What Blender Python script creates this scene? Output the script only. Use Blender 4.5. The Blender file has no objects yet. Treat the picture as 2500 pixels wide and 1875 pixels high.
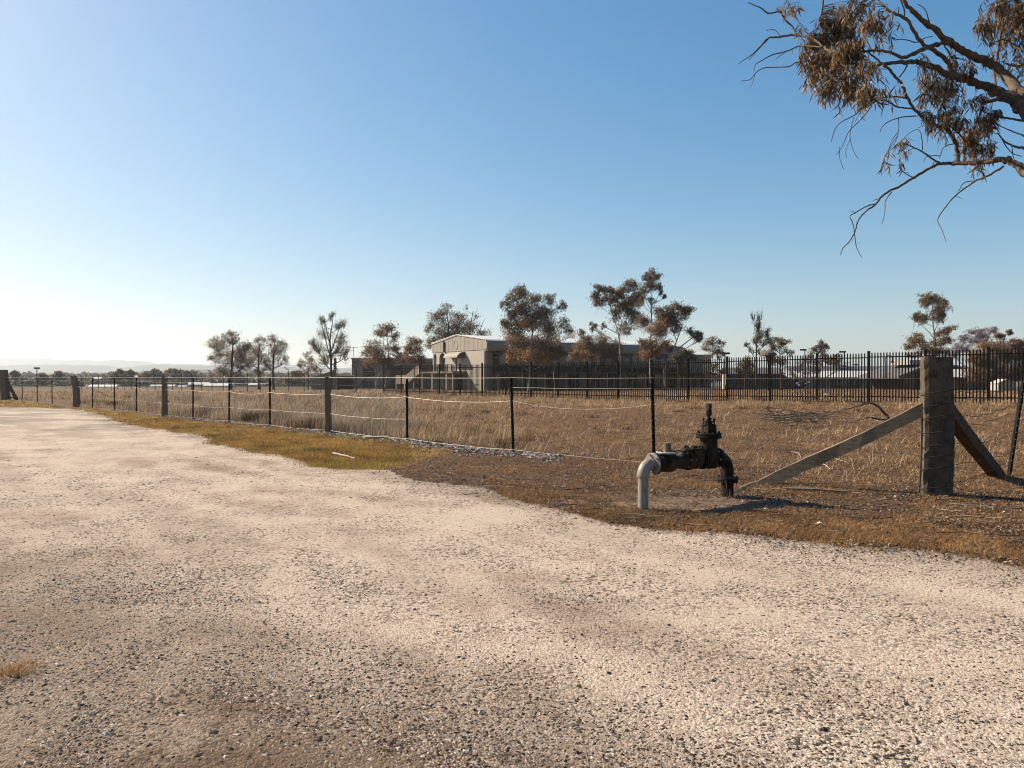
import bpy, math, random
import numpy as np
from mathutils import Vector
R = math.radians
rng = np.random.default_rng(7)
random.seed(7)
SC = bpy.context.scene
SKY_SAT, SKY_HUE, SKY_STR, EXPO = 1.42, 0.496, 0.054, 1.18
ALB = 0.76      # overall reflectance scale of the painted and natural colours
COL = SC.collection

# ------------------------------------------------------------------ camera model
F = 1805.0; H = 1.45
PITCH = math.atan(16.5 / F)
CP, SP = math.cos(PITCH), math.sin(PITCH)

def P(u, v, Y):
    """world point at forward distance Y seen at photo position (u, v)"""
    x = (u - 1250) / F; y = (937.5 - v) / F
    wy = CP + SP * y; wz = -SP + CP * y
    t = Y / wy
    return np.array([x * t, Y, H + wz * t])

def sst(a, b, x):
    t = np.clip((x - a) / (b - a), 0, 1)
    return t * t * (3 - 2 * t)

def gz(x, y):
    """terrain height"""
    x = np.asarray(x, float); y = np.asarray(y, float)
    z = 0.26 * sst(6, 20, x) * sst(14, 32, y)
    z = z - (0.40 + 0.26 * sst(6, 20, x)) * sst(62, 104, y)
    z = z - 0.42 * sst(100, 152, y)
    z = z - 14.0 * sst(165, 620, y)
    near = 1 - sst(70, 100, y)
    z = z + near * (0.018 * np.sin(x * 1.1 + 0.6 * np.sin(y * .7)) * np.cos(y * 0.83 + 1.0) +
                    0.03 * np.sin(x * .31 + 1) * np.sin(y * .27)) * sst(6, 11, y + 0.35 * x)
    return z

def G(u, v):
    """ground point under a photo position"""
    x = (u - 1250) / F; y = (937.5 - v) / F
    wy = CP + SP * y; wz = -SP + CP * y
    Y = 10.0
    z = 0
    for _ in range(25):
        t = (H - z) / (-wz); X = x * t; Y = wy * t
        z = float(gz(X, Y)) * .6 + z * .4
    return np.array([X, Y, float(gz(X, Y))])

def vnoise(x, y, seed=0):
    """cheap value noise, arrays in metres"""
    x = np.asarray(x, float); y = np.asarray(y, float)
    xi = np.floor(x).astype(np.int64); yi = np.floor(y).astype(np.int64)
    fx = x - xi; fy = y - yi
    fx = fx * fx * (3 - 2 * fx); fy = fy * fy * (3 - 2 * fy)
    def h(a, b):
        n = (a * 374761393 + b * 668265263 + seed * 1274126177) & 0x7fffffff
        n = ((n ^ (n >> 13)) * 1274126177) & 0x7fffffff
        return ((n ^ (n >> 16)) & 0xffff) / 65535.0
    return (h(xi, yi) * (1 - fx) + h(xi + 1, yi) * fx) * (1 - fy) + (h(xi, yi + 1) * (1 - fx) + h(xi + 1, yi + 1) * fx) * fy

def fbm(x, y, seed=0):
    return (vnoise(x, y, seed) * .5 + vnoise(x * 2.1, y * 2.1, seed + 1) * .3 + vnoise(x * 4.3, y * 4.3, seed + 2) * .2)

# ------------------------------------------------------------------ object helpers
def tag(o, label=None, cat=None, group=None, kind=None):
    if label: o['label'] = label
    if cat: o['category'] = cat
    if group: o['group'] = group
    if kind: o['kind'] = kind
    return o

def empty(name, loc=(0, 0, 0), label=None, cat=None, group=None, kind=None):
    o = bpy.data.objects.new(name, None); COL.objects.link(o)
    o.location = [float(c) for c in loc]
    o.empty_display_size = 0.2; WL[o.name] = tuple(float(c) for c in loc)
    return tag(o, label, cat, group, kind)

WL = {}   # world position of each thing's base

class MB:
    """collects geometry for one mesh"""
    def __init__(s):
        s.v = []; s.q = []; s.t = []; s.n = 0; s.c = []; s.hasc = False
        s.ng = []
    def add(s, V, Q=None, T=None, C=None):
        V = np.asarray(V, float).reshape(-1, 3)
        s.v.append(V)
        if Q is not None and len(Q): s.q.append(np.asarray(Q, np.int64).reshape(-1, 4) + s.n)
        if T is not None and len(T): s.t.append(np.asarray(T, np.int64).reshape(-1, 3) + s.n)
        if C is not None:
            s.hasc = True
            C = np.asarray(C, float)
            if C.ndim == 1: C = np.tile(C, (len(V), 1))
            s.c.append(C)
        else:
            s.c.append(np.tile([.5, .5, .5], (len(V), 1)))
        s.n += len(V)
        return s
    def box(s, x0, x1, y0, y1, z0, z1, M=None):
        V = np.array([[x0,y0,z0],[x1,y0,z0],[x1,y1,z0],[x0,y1,z0],[x0,y0,z1],[x1,y0,z1],[x1,y1,z1],[x0,y1,z1]], float)
        if M is not None: V = M(V)
        return s.add(V, [[0,3,2,1],[4,5,6,7],[0,1,5,4],[1,2,6,5],[2,3,7,6],[3,0,4,7]])
    def beam(s, a, b, w, h, up=(0, 0, 1)):
        a = np.asarray(a, float); b = np.asarray(b, float)
        d = b - a; d /= np.linalg.norm(d)
        sd = np.cross(d, up); sd /= np.linalg.norm(sd); u2 = np.cross(sd, d)
        V = []
        for p in (a, b):
            for i, j in ((-1,-1),(1,-1),(1,1),(-1,1)):
                V.append(p + sd * w * .5 * i + u2 * h * .5 * j)
        return s.add(V, [[0,1,2,3],[7,6,5,4],[0,4,5,1],[1,5,6,2],[2,6,7,3],[3,7,4,0]])
    def tube(s, pts, rad, n=6, cap=True, C=None):
        pts = np.asarray(pts, float); m = len(pts)
        rad = np.broadcast_to(np.asarray(rad, float), (m,))
        tan = np.gradient(pts, axis=0)
        tan /= np.maximum(np.linalg.norm(tan, axis=1), 1e-9)[:, None]
        ref = np.array([0, 0, 1.0]) if abs(tan[0][2]) < .9 else np.array([1.0, 0, 0])
        V = np.zeros((m, n, 3)); ang = np.linspace(0, 2 * np.pi, n, endpoint=False)
        a = np.cross(tan[0], ref); a /= np.linalg.norm(a)
        for i in range(m):
            a = a - tan[i] * a.dot(tan[i]); a /= max(np.linalg.norm(a), 1e-9)
            b = np.cross(tan[i], a)
            V[i] = pts[i] + rad[i] * (np.cos(ang)[:, None] * a + np.sin(ang)[:, None] * b)
        Q = []
        for i in range(m - 1):
            for k in range(n):
                k2 = (k + 1) % n
                Q.append([i*n+k, i*n+k2, (i+1)*n+k2, (i+1)*n+k])
        V = V.reshape(-1, 3); T = []
        if cap:
            V = np.vstack([V, pts[0], pts[-1]])
            for k in range(n):
                k2 = (k + 1) % n
                T.append([m*n, k2, k]); T.append([m*n+1, (m-1)*n+k, (m-1)*n+k2])
        return s.add(V, Q, T, C)
    def cyl(s, a, b, r, n=20, r2=None):
        r2 = r if r2 is None else r2
        a = np.asarray(a, float); b = np.asarray(b, float)
        return s.tube([a, b], [r, r2], n)
    def lathe(s, prof, o=(0, 0, 0), axis='z', n=24):
        """prof: list of (radius, height)"""
        ang = np.linspace(0, 2*np.pi, n, endpoint=False); V = []
        for r, h in prof:
            for t in ang:
                if axis == 'z': V.append([r*math.cos(t), r*math.sin(t), h])
                else: V.append([h, r*math.cos(t), r*math.sin(t)])
        m = len(prof); Q = []
        for i in range(m-1):
            for k in range(n):
                k2 = (k+1) % n; Q.append([i*n+k, i*n+k2, (i+1)*n+k2, (i+1)*n+k])
        V = np.array(V) + np.asarray(o, float)
        return s.add(V, Q)
    def prism(s, poly, h0, h1, M):
        """poly list of 2D points (a,b); M maps (a,b,h)->world array"""
        n = len(poly)
        V = [[a, b, h0] for a, b in poly] + [[a, b, h1] for a, b in poly]
        V = M(np.array(V, float))
        s.add(V, [[i, (i+1) % n, n + (i+1) % n, n + i] for i in range(n)])
        s.ng.append(([k + s.n - 2*n for k in range(n)][::-1]))
        s.ng.append(([k + s.n - n for k in range(n)]))
        return s
    def build(s, name, mat=None, parent=None, smooth=False, label=None, loc=None):
        me = bpy.data.meshes.new(name)
        V = np.vstack(s.v) if s.v else np.zeros((0, 3))
        # geometry is given in world space; parts are stored relative to their thing's base
        if parent is not None: V = V - np.asarray(WL.get(parent.name, (0, 0, 0)), float)
        elif loc is not None: V = V - np.asarray(loc, float)
        Q = np.vstack(s.q) if s.q else np.zeros((0, 4), np.int64)
        T = np.vstack(s.t) if s.t else np.zeros((0, 3), np.int64)
        ngl = sum(len(g) for g in s.ng)
        me.vertices.add(len(V)); me.vertices.foreach_set('co', V.astype(np.float32).ravel())
        nl = Q.size + T.size + ngl; me.loops.add(nl)
        parts = [Q.ravel(), T.ravel()] + [np.array(g) for g in s.ng]
        me.loops.foreach_set('vertex_index', np.concatenate(parts).astype(np.int32))
        tot = np.concatenate([np.full(len(Q), 4), np.full(len(T), 3), np.array([len(g) for g in s.ng], int)]).astype(np.int32)
        st = np.concatenate([[0], np.cumsum(tot)[:-1]]).astype(np.int32)
        me.polygons.add(len(tot)); me.polygons.foreach_set('loop_start', st)
        try: me.polygons.foreach_set('loop_total', tot)
        except Exception: pass
        if smooth: me.polygons.foreach_set('use_smooth', np.ones(len(tot), bool))
        else: me.polygons.foreach_set('use_smooth', np.zeros(len(tot), bool))
        me.update(calc_edges=True)
        if s.hasc:
            C = np.vstack(s.c); C4 = np.ones((len(C), 4)); C4[:, :3] = C * ALB
            at = me.color_attributes.new('Col', 'FLOAT_COLOR', 'POINT')
            at.data.foreach_set('color', C4.astype(np.float32).ravel())
        if mat: me.materials.append(mat)
        o = bpy.data.objects.new(name, me); COL.objects.link(o)
        if loc is not None and parent is None: o.location = [float(c) for c in loc]
        if parent is not None: o.parent = parent
        WL[o.name] = tuple(loc) if (loc is not None and parent is None) else (WL.get(parent.name, (0, 0, 0)) if parent is not None else (0, 0, 0))
        if label: o['label'] = label
        return o

# ------------------------------------------------------------------ materials
def nt(name):
    m = bpy.data.materials.new(name); m.use_nodes = True
    t = m.node_tree; b = t.nodes['Principled BSDF']
    return m, t, b

def N(t, typ, **kw):
    n = t.nodes.new(typ)
    for k, v in kw.items(): setattr(n, k, v)
    return n

def mixc(t, fac, a, b, blend='MIX'):
    m = N(t, 'ShaderNodeMix', data_type='RGBA', blend_type=blend)
    if isinstance(fac, (int, float)): m.inputs[0].default_value = fac
    else: t.links.new(fac, m.inputs[0])
    for i, c in ((6, a), (7, b)):
        if isinstance(c, (tuple, list)): m.inputs[i].default_value = (*c[:3], 1)
        else: t.links.new(c, m.inputs[i])
    return m.outputs[2]

def ramp(t, src, a, b):
    r = N(t, 'ShaderNodeMapRange'); r.inputs[1].default_value = a; r.inputs[2].default_value = b
    t.links.new(src, r.inputs[0]); return r.outputs[0]

def noise(t, co, scale, detail=4, rough=.6):
    n = N(t, 'ShaderNodeTexNoise'); n.inputs['Scale'].default_value = scale
    n.inputs['Detail'].default_value = detail; n.inputs['Roughness'].default_value = rough
    if co is not None: t.links.new(co, n.inputs['Vector'])
    return n.outputs[0]

def mat_noise(name, c1, c2, scale=3, rough=.85, bump=.3, bscale=30, metal=0, stretch=None, c3=None, spec=.3, bdist=.02):
    c1 = tuple(c * ALB for c in c1); c2 = tuple(c * ALB for c in c2)
    if c3: c3 = tuple(c * ALB for c in c3)
    m, t, b = nt(name)
    tc = N(t, 'ShaderNodeTexCoord'); co = tc.outputs['Object']
    if stretch:
        mp = N(t, 'ShaderNodeMapping'); mp.inputs['Scale'].default_value = stretch
        t.links.new(co, mp.inputs[0]); co = mp.outputs[0]
    f = ramp(t, noise(t, co, scale, 6), .35, .65)
    c = mixc(t, f, c1, c2)
    if c3:
        f2 = ramp(t, noise(t, co, scale * 3.3, 5), .52, .66); c = mixc(t, f2, c, c3)
    t.links.new(c, b.inputs['Base Color'])
    b.inputs['Roughness'].default_value = rough; b.inputs['Metallic'].default_value = metal
    b.inputs['Specular IOR Level'].default_value = spec
    if bump:
        bp = N(t, 'ShaderNodeBump'); bp.inputs['Strength'].default_value = bump; bp.inputs['Distance'].default_value = bdist
        t.links.new(noise(t, co, bscale, 6, .7), bp.inputs['Height']); t.links.new(bp.outputs[0], b.inputs['Normal'])
    return m

def mat_col(name, rough=.6, trans=0, spec=.3, mul=None):
    """colour from the per-piece colour attribute, painted leaf glints included"""
    m, t, b = nt(name)
    a = N(t, 'ShaderNodeAttribute', attribute_name='Col')
    t.links.new(a.outputs['Color'], b.inputs['Base Color'])
    b.inputs['Roughness'].default_value = rough; b.inputs['Specular IOR Level'].default_value = spec
    if trans:
        tr = N(t, 'ShaderNodeBsdfTranslucent'); t.links.new(a.outputs['Color'], tr.inputs[0])
        mx = N(t, 'ShaderNodeMixShader'); mx.inputs[0].default_value = trans
        out = t.nodes['Material Output']
        t.links.new(b.outputs[0], mx.inputs[1]); t.links.new(tr.outputs[0], mx.inputs[2]); t.links.new(mx.outputs[0], out.inputs[0])
    return m

M = {}
M['leaf'] = mat_col('eucalypt_leaf', .5, .42, .35)
M['bush'] = mat_col('bush_leaf', .6, .2, .3)
M['blade'] = mat_col('dry_blade', .65, .25, .25)
M['litter'] = mat_col('leaf_litter', .7, .1, .15)
M['stone'] = mat_col('loose_stone', .9, 0, .08)
M['bark_near'] = mat_noise('smooth_bark', (.075,.046,.028), (.16,.105,.068), 6, .8, .5, 40, stretch=(1,1,.5), c3=(.05,.035,.025))
M['bark_pale'] = mat_noise('pale_bark', (.30,.25,.20), (.44,.39,.34), 1.2, .8, 0, 10, c3=(.16,.12,.09))
M['bark_dark'] = mat_noise('dark_bark', (.04,.028,.02), (.09,.065,.045), 1.2, .9, 0, 10)
M['black_metal'] = mat_noise('black_steel', (.005,.004,.003), (.010,.008,.006), 5, .8, 0, 10, spec=.05)
M['picket'] = mat_noise('bitumen_picket', (.008,.007,.006), (.02,.016,.012), 8, .7, .1, 60, spec=.1)
M['wire'] = mat_noise('galvanised_wire', (.17,.14,.11), (.11,.09,.07), 9, .45, 0, 10, metal=.3)
M['wire_dark'] = mat_noise('rusty_wire', (.03,.02,.015), (.06,.04,.03), 9, .7, 0, 10)
M['dot'] = mat_noise('bright_hole_paint', (.5,.5,.48), (.4,.4,.38), 9, .5, 0)  # pale tone painting the brightness seen through the holes
M['timber'] = mat_noise('grey_timber', (.16,.115,.075), (.23,.17,.115), 3, .9, .6, 14, stretch=(6,6,.8), c3=(.09,.065,.045))
M['timber_brace'] = mat_noise('sawn_timber', (.20,.145,.092), (.28,.21,.14), 3, .9, .5, 26, stretch=(1,1,6), c3=(.12,.085,.052))
M['timber_dark'] = mat_noise('dark_timber', (.07,.042,.024), (.13,.082,.046), 3, .9, .6, 20, stretch=(2,2,3), c3=(.03,.022,.015))
M['concrete_post'] = mat_noise('weathered_concrete', (.075,.054,.037), (.13,.097,.067), 4, .95, .4, 60, c3=(.04,.028,.018), stretch=(1,1,.7), bdist=.008)
M['iron'] = mat_noise('cast_iron', (.007,.005,.004), (.020,.014,.009), 9, .55, .4, 60, c3=(.04,.028,.018), spec=.12)
M['iron_mud'] = mat_noise('muddy_iron', (.010,.006,.004), (.085,.056,.032), 9, .7, .4, 60, c3=(.02,.015,.01), spec=.1)
M['pvc'] = mat_noise('dusty_pvc', (.25,.215,.175), (.37,.33,.28), 9, .55, .15, 40, stretch=(1,1,.25), c3=(.15,.12,.09))
M['pvc_grey'] = mat_noise('grey_pvc', (.25,.215,.175), (.31,.275,.225), 9, .45, .08, 40)
M['bolt'] = mat_noise('zinc_bolt', (.4,.38,.34), (.25,.22,.18), 30, .4, 0, metal=.4)
M['register'] = mat_noise('register_plate', (.45,.43,.43), (.36,.34,.33), 20, .4, .1, 40, c3=(.05,.04,.035))
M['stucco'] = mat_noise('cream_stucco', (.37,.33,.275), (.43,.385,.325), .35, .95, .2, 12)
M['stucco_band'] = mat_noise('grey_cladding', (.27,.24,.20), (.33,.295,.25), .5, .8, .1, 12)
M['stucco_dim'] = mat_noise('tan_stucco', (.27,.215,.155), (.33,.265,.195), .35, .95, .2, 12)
M['trim'] = mat_noise('white_trim', (.45,.41,.36), (.5,.47,.42), 1, .7, 0)
M['roof_pale'] = mat_noise('pale_roof_sheet', (.62,.60,.57), (.72,.70,.67), .3, .45, 0)
M['roof_grey'] = mat_noise('grey_roof_sheet', (.13,.12,.12), (.19,.18,.18), .4, .5, 0)
M['shade_in'] = mat_noise('dark_fill_and_shade', (.02,.016,.012), (.035,.028,.02), 1, .8, 0)  # near-black for dark fittings and for shade put in as colour
M['glass'] = mat_noise('window_glass', (.015,.015,.016), (.03,.03,.03), 1, .12, 0, spec=.6)
M['door'] = mat_noise('white_door', (.52,.49,.48), (.58,.55,.54), 1, .6, 0)
M['brown_panel'] = mat_noise('brown_panel', (.17,.11,.07), (.23,.15,.10), 1, .85, 0)
M['brown_wall'] = mat_noise('brown_wall', (.05,.03,.02), (.08,.05,.03), .6, .85, 0)
M['grey_wall'] = mat_noise('grey_wall', (.09,.075,.06), (.13,.11,.09), .5, .9, 0)
M['hill'] = mat_noise('hill_bush', (.05,.055,.045), (.09,.085,.06), .01, 1, 0)
M['slab'] = mat_noise('concrete_slab', (.24,.20,.165), (.30,.26,.21), 6, .9, .3, 40)
M['deadwood'] = mat_noise('dead_wood', (.06,.042,.032), (.13,.095,.07), 9, .85, .4, 30, c3=(.28,.23,.19))
M['stick_pale'] = mat_noise('bleached_wood', (.42,.36,.31), (.50,.45,.40), 12, .8, .3, 50)

def ground_material():
    m, t, b = nt('earth')
    tc = N(t, 'ShaderNodeTexCoord'); co = tc.outputs['Object']
    a = N(t, 'ShaderNodeAttribute', attribute_name='Col')
    n1 = ramp(t, noise(t, co, 2.3, 8, .7), .3, .7)
    c = mixc(t, n1, mixc(t, 1.0, a.outputs['Color'], (.62,.58,.54), 'MULTIPLY'), mixc(t, 1.0, a.outputs['Color'], (1.35,1.3,1.25), 'MULTIPLY'))
    n2 = ramp(t, noise(t, co, 26, 5, .7), .38, .62)
    c = mixc(t, n2, mixc(t, 1.0, c, (.30,.27,.24), 'MULTIPLY'), mixc(t, 1.0, c, (1.45,1.42,1.4), 'MULTIPLY'))
    t.links.new(c, b.inputs['Base Color']); b.inputs['Roughness'].default_value = .95
    b.inputs['Specular IOR Level'].default_value = .15
    bp = N(t, 'ShaderNodeBump'); bp.inputs['Strength'].default_value = 1; bp.inputs['Distance'].default_value = .05
    t.links.new(noise(t, co, 22, 8, .75), bp.inputs['Height']); t.links.new(bp.outputs[0], b.inputs['Normal'])
    return m

def gravel_material():
    m, t, b = nt('gravel_surface')
    tc = N(t, 'ShaderNodeTexCoord'); co = tc.outputs['Object']
    a = N(t, 'ShaderNodeAttribute', attribute_name='Col')
    vo = N(t, 'ShaderNodeTexVoronoi'); vo.inputs['Scale'].default_value = 130; t.links.new(co, vo.inputs['Vector'])
    v2 = N(t, 'ShaderNodeTexVoronoi'); v2.inputs['Scale'].default_value = 55; t.links.new(co, v2.inputs['Vector'])
    sx = N(t, 'ShaderNodeSeparateColor'); t.links.new(vo.outputs['Color'], sx.inputs[0])
    s2 = N(t, 'ShaderNodeSeparateColor'); t.links.new(v2.outputs['Color'], s2.inputs[0])
    g1 = ramp(t, sx.outputs[0], 0, 1)
    c = mixc(t, g1, mixc(t, 1.0, a.outputs['Color'], (.66,.62,.58), 'MULTIPLY'), mixc(t, 1.0, a.outputs['Color'], (1.22,1.2,1.18), 'MULTIPLY'))
    # scattered darker chips in patches
    pat = ramp(t, noise(t, co, 1.1, 5, .65), .40, .66)
    chip = ramp(t, s2.outputs[1], .70, .74)
    mm = N(t, 'ShaderNodeMath', operation='MULTIPLY'); t.links.new(pat, mm.inputs[0]); t.links.new(chip, mm.inputs[1])
    c = mixc(t, mm.outputs[0], c, (.055,.038,.028))
    t.links.new(c, b.inputs['Base Color']); b.inputs['Roughness'].default_value = .95; b.inputs['Specular IOR Level'].default_value = .15
    # relief
    inv = N(t, 'ShaderNodeMath', operation='MULTIPLY'); inv.inputs[1].default_value = -.55; t.links.new(vo.outputs['Distance'], inv.inputs[0])
    inv2 = N(t, 'ShaderNodeMath', operation='MULTIPLY'); inv2.inputs[1].default_value = -.9; t.links.new(v2.outputs['Distance'], inv2.inputs[0])
    ad = N(t, 'ShaderNodeMath', operation='ADD'); t.links.new(inv.outputs[0], ad.inputs[0]); t.links.new(inv2.outputs[0], ad.inputs[1])
    ad2 = N(t, 'ShaderNodeMath', operation='ADD'); t.links.new(ad.outputs[0], ad2.inputs[0]); t.links.new(noise(t, co, 40, 8, .8), ad2.inputs[1])
    bp = N(t, 'ShaderNodeBump'); bp.inputs['Strength'].default_value = .9; bp.inputs['Distance'].default_value = .013
    t.links.new(ad2.outputs[0], bp.inputs['Height']); t.links.new(bp.outputs[0], b.inputs['Normal'])
    return m

# ------------------------------------------------------------------ camera, world, light
cam = bpy.data.cameras.new('camera'); co_ = bpy.data.objects.new('camera', cam); COL.objects.link(co_)
co_.location = (0, 0, H); co_.rotation_euler = (math.pi/2 - PITCH, 0, 0)
cam.sensor_width = 36; cam.lens = 36 * F / 2500; cam.clip_end = 20000; cam.clip_start = .05
SC.camera = co_
SC.render.resolution_x = 1024; SC.render.resolution_y = 768
SUN_EL = 35; SD = np.array([-.905, .425]); SD /= np.linalg.norm(SD)   # towards the sun on the ground plane
w = bpy.data.worlds.new('World'); SC.world = w; w.use_nodes = True
wt = w.node_tree; bg = wt.nodes['Background']
sky = wt.nodes.new('ShaderNodeTexSky'); sky.sky_type = 'NISHITA'; sky.sun_disc = False
sky.sun_elevation = R(SUN_EL); sky.sun_rotation = math.atan2(SD[0], SD[1])
sky.air_density = 1.0; sky.dust_density = 1.0; sky.ozone_density = 3.0
hs = wt.nodes.new('ShaderNodeHueSaturation'); hs.inputs['Saturation'].default_value = SKY_SAT; hs.inputs['Hue'].default_value = SKY_HUE
# soft shoulder so the bright side of the sky does not clip
m1 = wt.nodes.new('ShaderNodeVectorMath'); m1.operation = 'MULTIPLY'; m1.inputs[1].default_value = (.095,) * 3
m2 = wt.nodes.new('ShaderNodeVectorMath'); m2.operation = 'ADD'; m2.inputs[1].default_value = (1,) * 3
m3 = wt.nodes.new('ShaderNodeVectorMath'); m3.operation = 'DIVIDE'; m4 = wt.nodes.new('ShaderNodeVectorMath'); m4.operation = 'SCALE'; m4.inputs['Scale'].default_value = 1.68
wt.links.new(sky.outputs[0], m1.inputs[0]); wt.links.new(m1.outputs[0], m2.inputs[0]); wt.links.new(sky.outputs[0], m3.inputs[0]); wt.links.new(m2.outputs[0], m3.inputs[1])
wt.links.new(m3.outputs[0], m4.inputs[0]); wt.links.new(m4.outputs[0], hs.inputs['Color']); wt.links.new(hs.outputs[0], bg.inputs[0]); bg.inputs[1].default_value = SKY_STR
sl = bpy.data.lights.new('sun', 'SUN'); so = bpy.data.objects.new('sun', sl); COL.objects.link(so)
sl.energy = 5.0; sl.angle = R(.5); sl.color = (1, .87, .70)
d = Vector((SD[0] * math.cos(R(SUN_EL)), SD[1] * math.cos(R(SUN_EL)), math.sin(R(SUN_EL))))
so.rotation_euler = d.to_track_quat('Z', 'Y').to_euler(); so.location = (-40, 30, 60)
SC.view_settings.view_transform = 'Standard'; SC.view_settings.look = 'None'
SC.view_settings.exposure = EXPO; SC.view_settings.gamma = 1
SC.render.engine = 'CYCLES'; SC.cycles.filter_width = 1.05

HAZE = 1.5e-4
# ================================================================== SETTING
M['earth'] = ground_material(); M['gravel'] = gravel_material()
EDGE = [(0,994),(90,995),(177,998),(221,1004),(263,1020),(316,1035),(380,1046),(475,1060),(506,1068),(521,1079),(585,1092),(618,1100),(691,1113),
        (732,1124),(773,1138),(846,1146),(944,1147),(977,1163),(1054,1178),(1188,1190),(1229,1209),(1290,1224),(1370,1243),(1453,1264),(1600,1291),
        (1742,1299),(1885,1312),(2047,1330),(2251,1342),(2400,1362),(2500,1384)]
EW = [tuple(G(u, v)[:2]) for u, v in EDGE]
EW = [(-75, 62), (-48, 46)] + EW + [(5.2, 5.0), (8, 4.2), (16, 3.4)]
EW = np.array(EW)
# distance along and resample
seg = np.linalg.norm(np.diff(EW, axis=0), axis=1); cum = np.concatenate([[0], np.cumsum(seg)])
sN = np.concatenate([np.arange(0, cum[3], .5), np.arange(cum[3], cum[20], .12), np.arange(cum[20], cum[-3], .03), np.arange(cum[-3], cum[-1], .3)])
EX = np.interp(sN, cum, EW[:, 0]); EY = np.interp(sN, cum, EW[:, 1])
amp = np.clip(np.hypot(EX, EY) * .018, .10, .5)
nn = (fbm(sN * 1.7, sN * 0 + 3, 5) - .5) * 2 + (fbm(sN * 9, sN * 0 + 7, 6) - .5) * 1.2
EX = EX + amp * nn * .35; EY = EY + amp * nn * .6

def edge_y(x):
    o = np.argsort(EX); return np.interp(x, EX[o], EY[o])

# --- ground sheet
def axis(lo, hi, near, step, g):
    a = [0.0]; s_ = step
    while a[-1] < hi:
        if a[-1] > near: s_ *= g
        a.append(a[-1] + s_)
    b = [0.0]; s_ = step
    while b[-1] > lo:
        if -b[-1] > near: s_ *= g
        b.append(b[-1] - s_)
    return np.array(sorted(set(b[1:] + a)))
gx = axis(-9000, 9000, 22, .3, 1.09); gy = axis(-60, 9000, 26, .3, 1.05)
XX, YY = np.meshgrid(gx, gy); ZZ = gz(XX, YY)
under = (YY < edge_y(XX)) & (np.abs(XX) < 60)
ZZ = np.where(under, ZZ - .012, ZZ)
nx, ny = len(gx), len(gy)
idx = np.arange(nx * ny).reshape(ny, nx)
Q = np.stack([idx[:-1, :-1], idx[:-1, 1:], idx[1:, 1:], idx[1:, :-1]], -1).reshape(-1, 4)
def ground_colour(x, y):
    u = 1250 + F * x / np.maximum(y, .5)
    straw = np.array([.17, .095, .042]); dirt = np.array([.125, .075, .042]); verge = np.array([.27, .17, .045]); rust = np.array([.22, .12, .045])
    grey = np.array([.26, .195, .145])
    n = fbm(x * .5, y * .5, 11); n2 = fbm(x * 1.9, y * 1.9, 21)
    ed = y - edge_y(x)            # metres beyond the road edge
    fence = y - (9.12 + (5.22 - x) * 1.02)
    c = dirt * (1 + 0 * x[..., None])
    f = np.clip(sst(-.4, 6, fence) * (1 - sst(1200, 1700, u) * .6) * (.5 + n), 0, 1)[..., None]
    c = c * (1 - f) + straw * f
    f = (sst(12, 40, fence) * (.55 + .5 * n))[..., None]; f = np.clip(f, 0, 1); c = c * (1 - f) + (straw * 1.15) * f
    # green-orange verge along the road on the left
    vg = (sst(-.2, .1, ed) * (1 - sst(-.35, -.1, fence)) * (1 - sst(-30, 40, u - (1095 - (921 + 2617 / np.maximum(y, 2) - 1105) * 3.4) + (n2 - .5) * 160)))
    c = c * (1 - vg[..., None]) + (verge * (.8 + .5 * n2[..., None])) * vg[..., None]
    # rusty couch grass patches on the right
    rp = sst(.50, .60, n2 * .6 + n * .4) * (1 - sst(.4, 1.3, np.abs(ed - .6))) * sst(1150, 1300, u)
    c = c * (1 - rp[..., None] * .8) + rust * rp[..., None] * .8
    # bare dusty soil round the valve
    bp = np.clip(1.3 * np.exp(-((x - 2.1) ** 2 / 1.6 + (y - 8.35) ** 2 / .45)), 0, 1)[..., None]
    c = c * (1 - bp * .8) + grey * bp * .8
    far = sst(100, 190, y)[..., None]; c = c * (1 - far) + np.array([.06, .05, .032]) * far
    return c
mb = MB(); mb.add(np.stack([XX, YY, ZZ], -1).reshape(-1, 3), Q, None, ground_colour(XX, YY).reshape(-1, 3))
g = mb.build('ground', M['earth'], smooth=True); tag(g, kind='structure')

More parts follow.
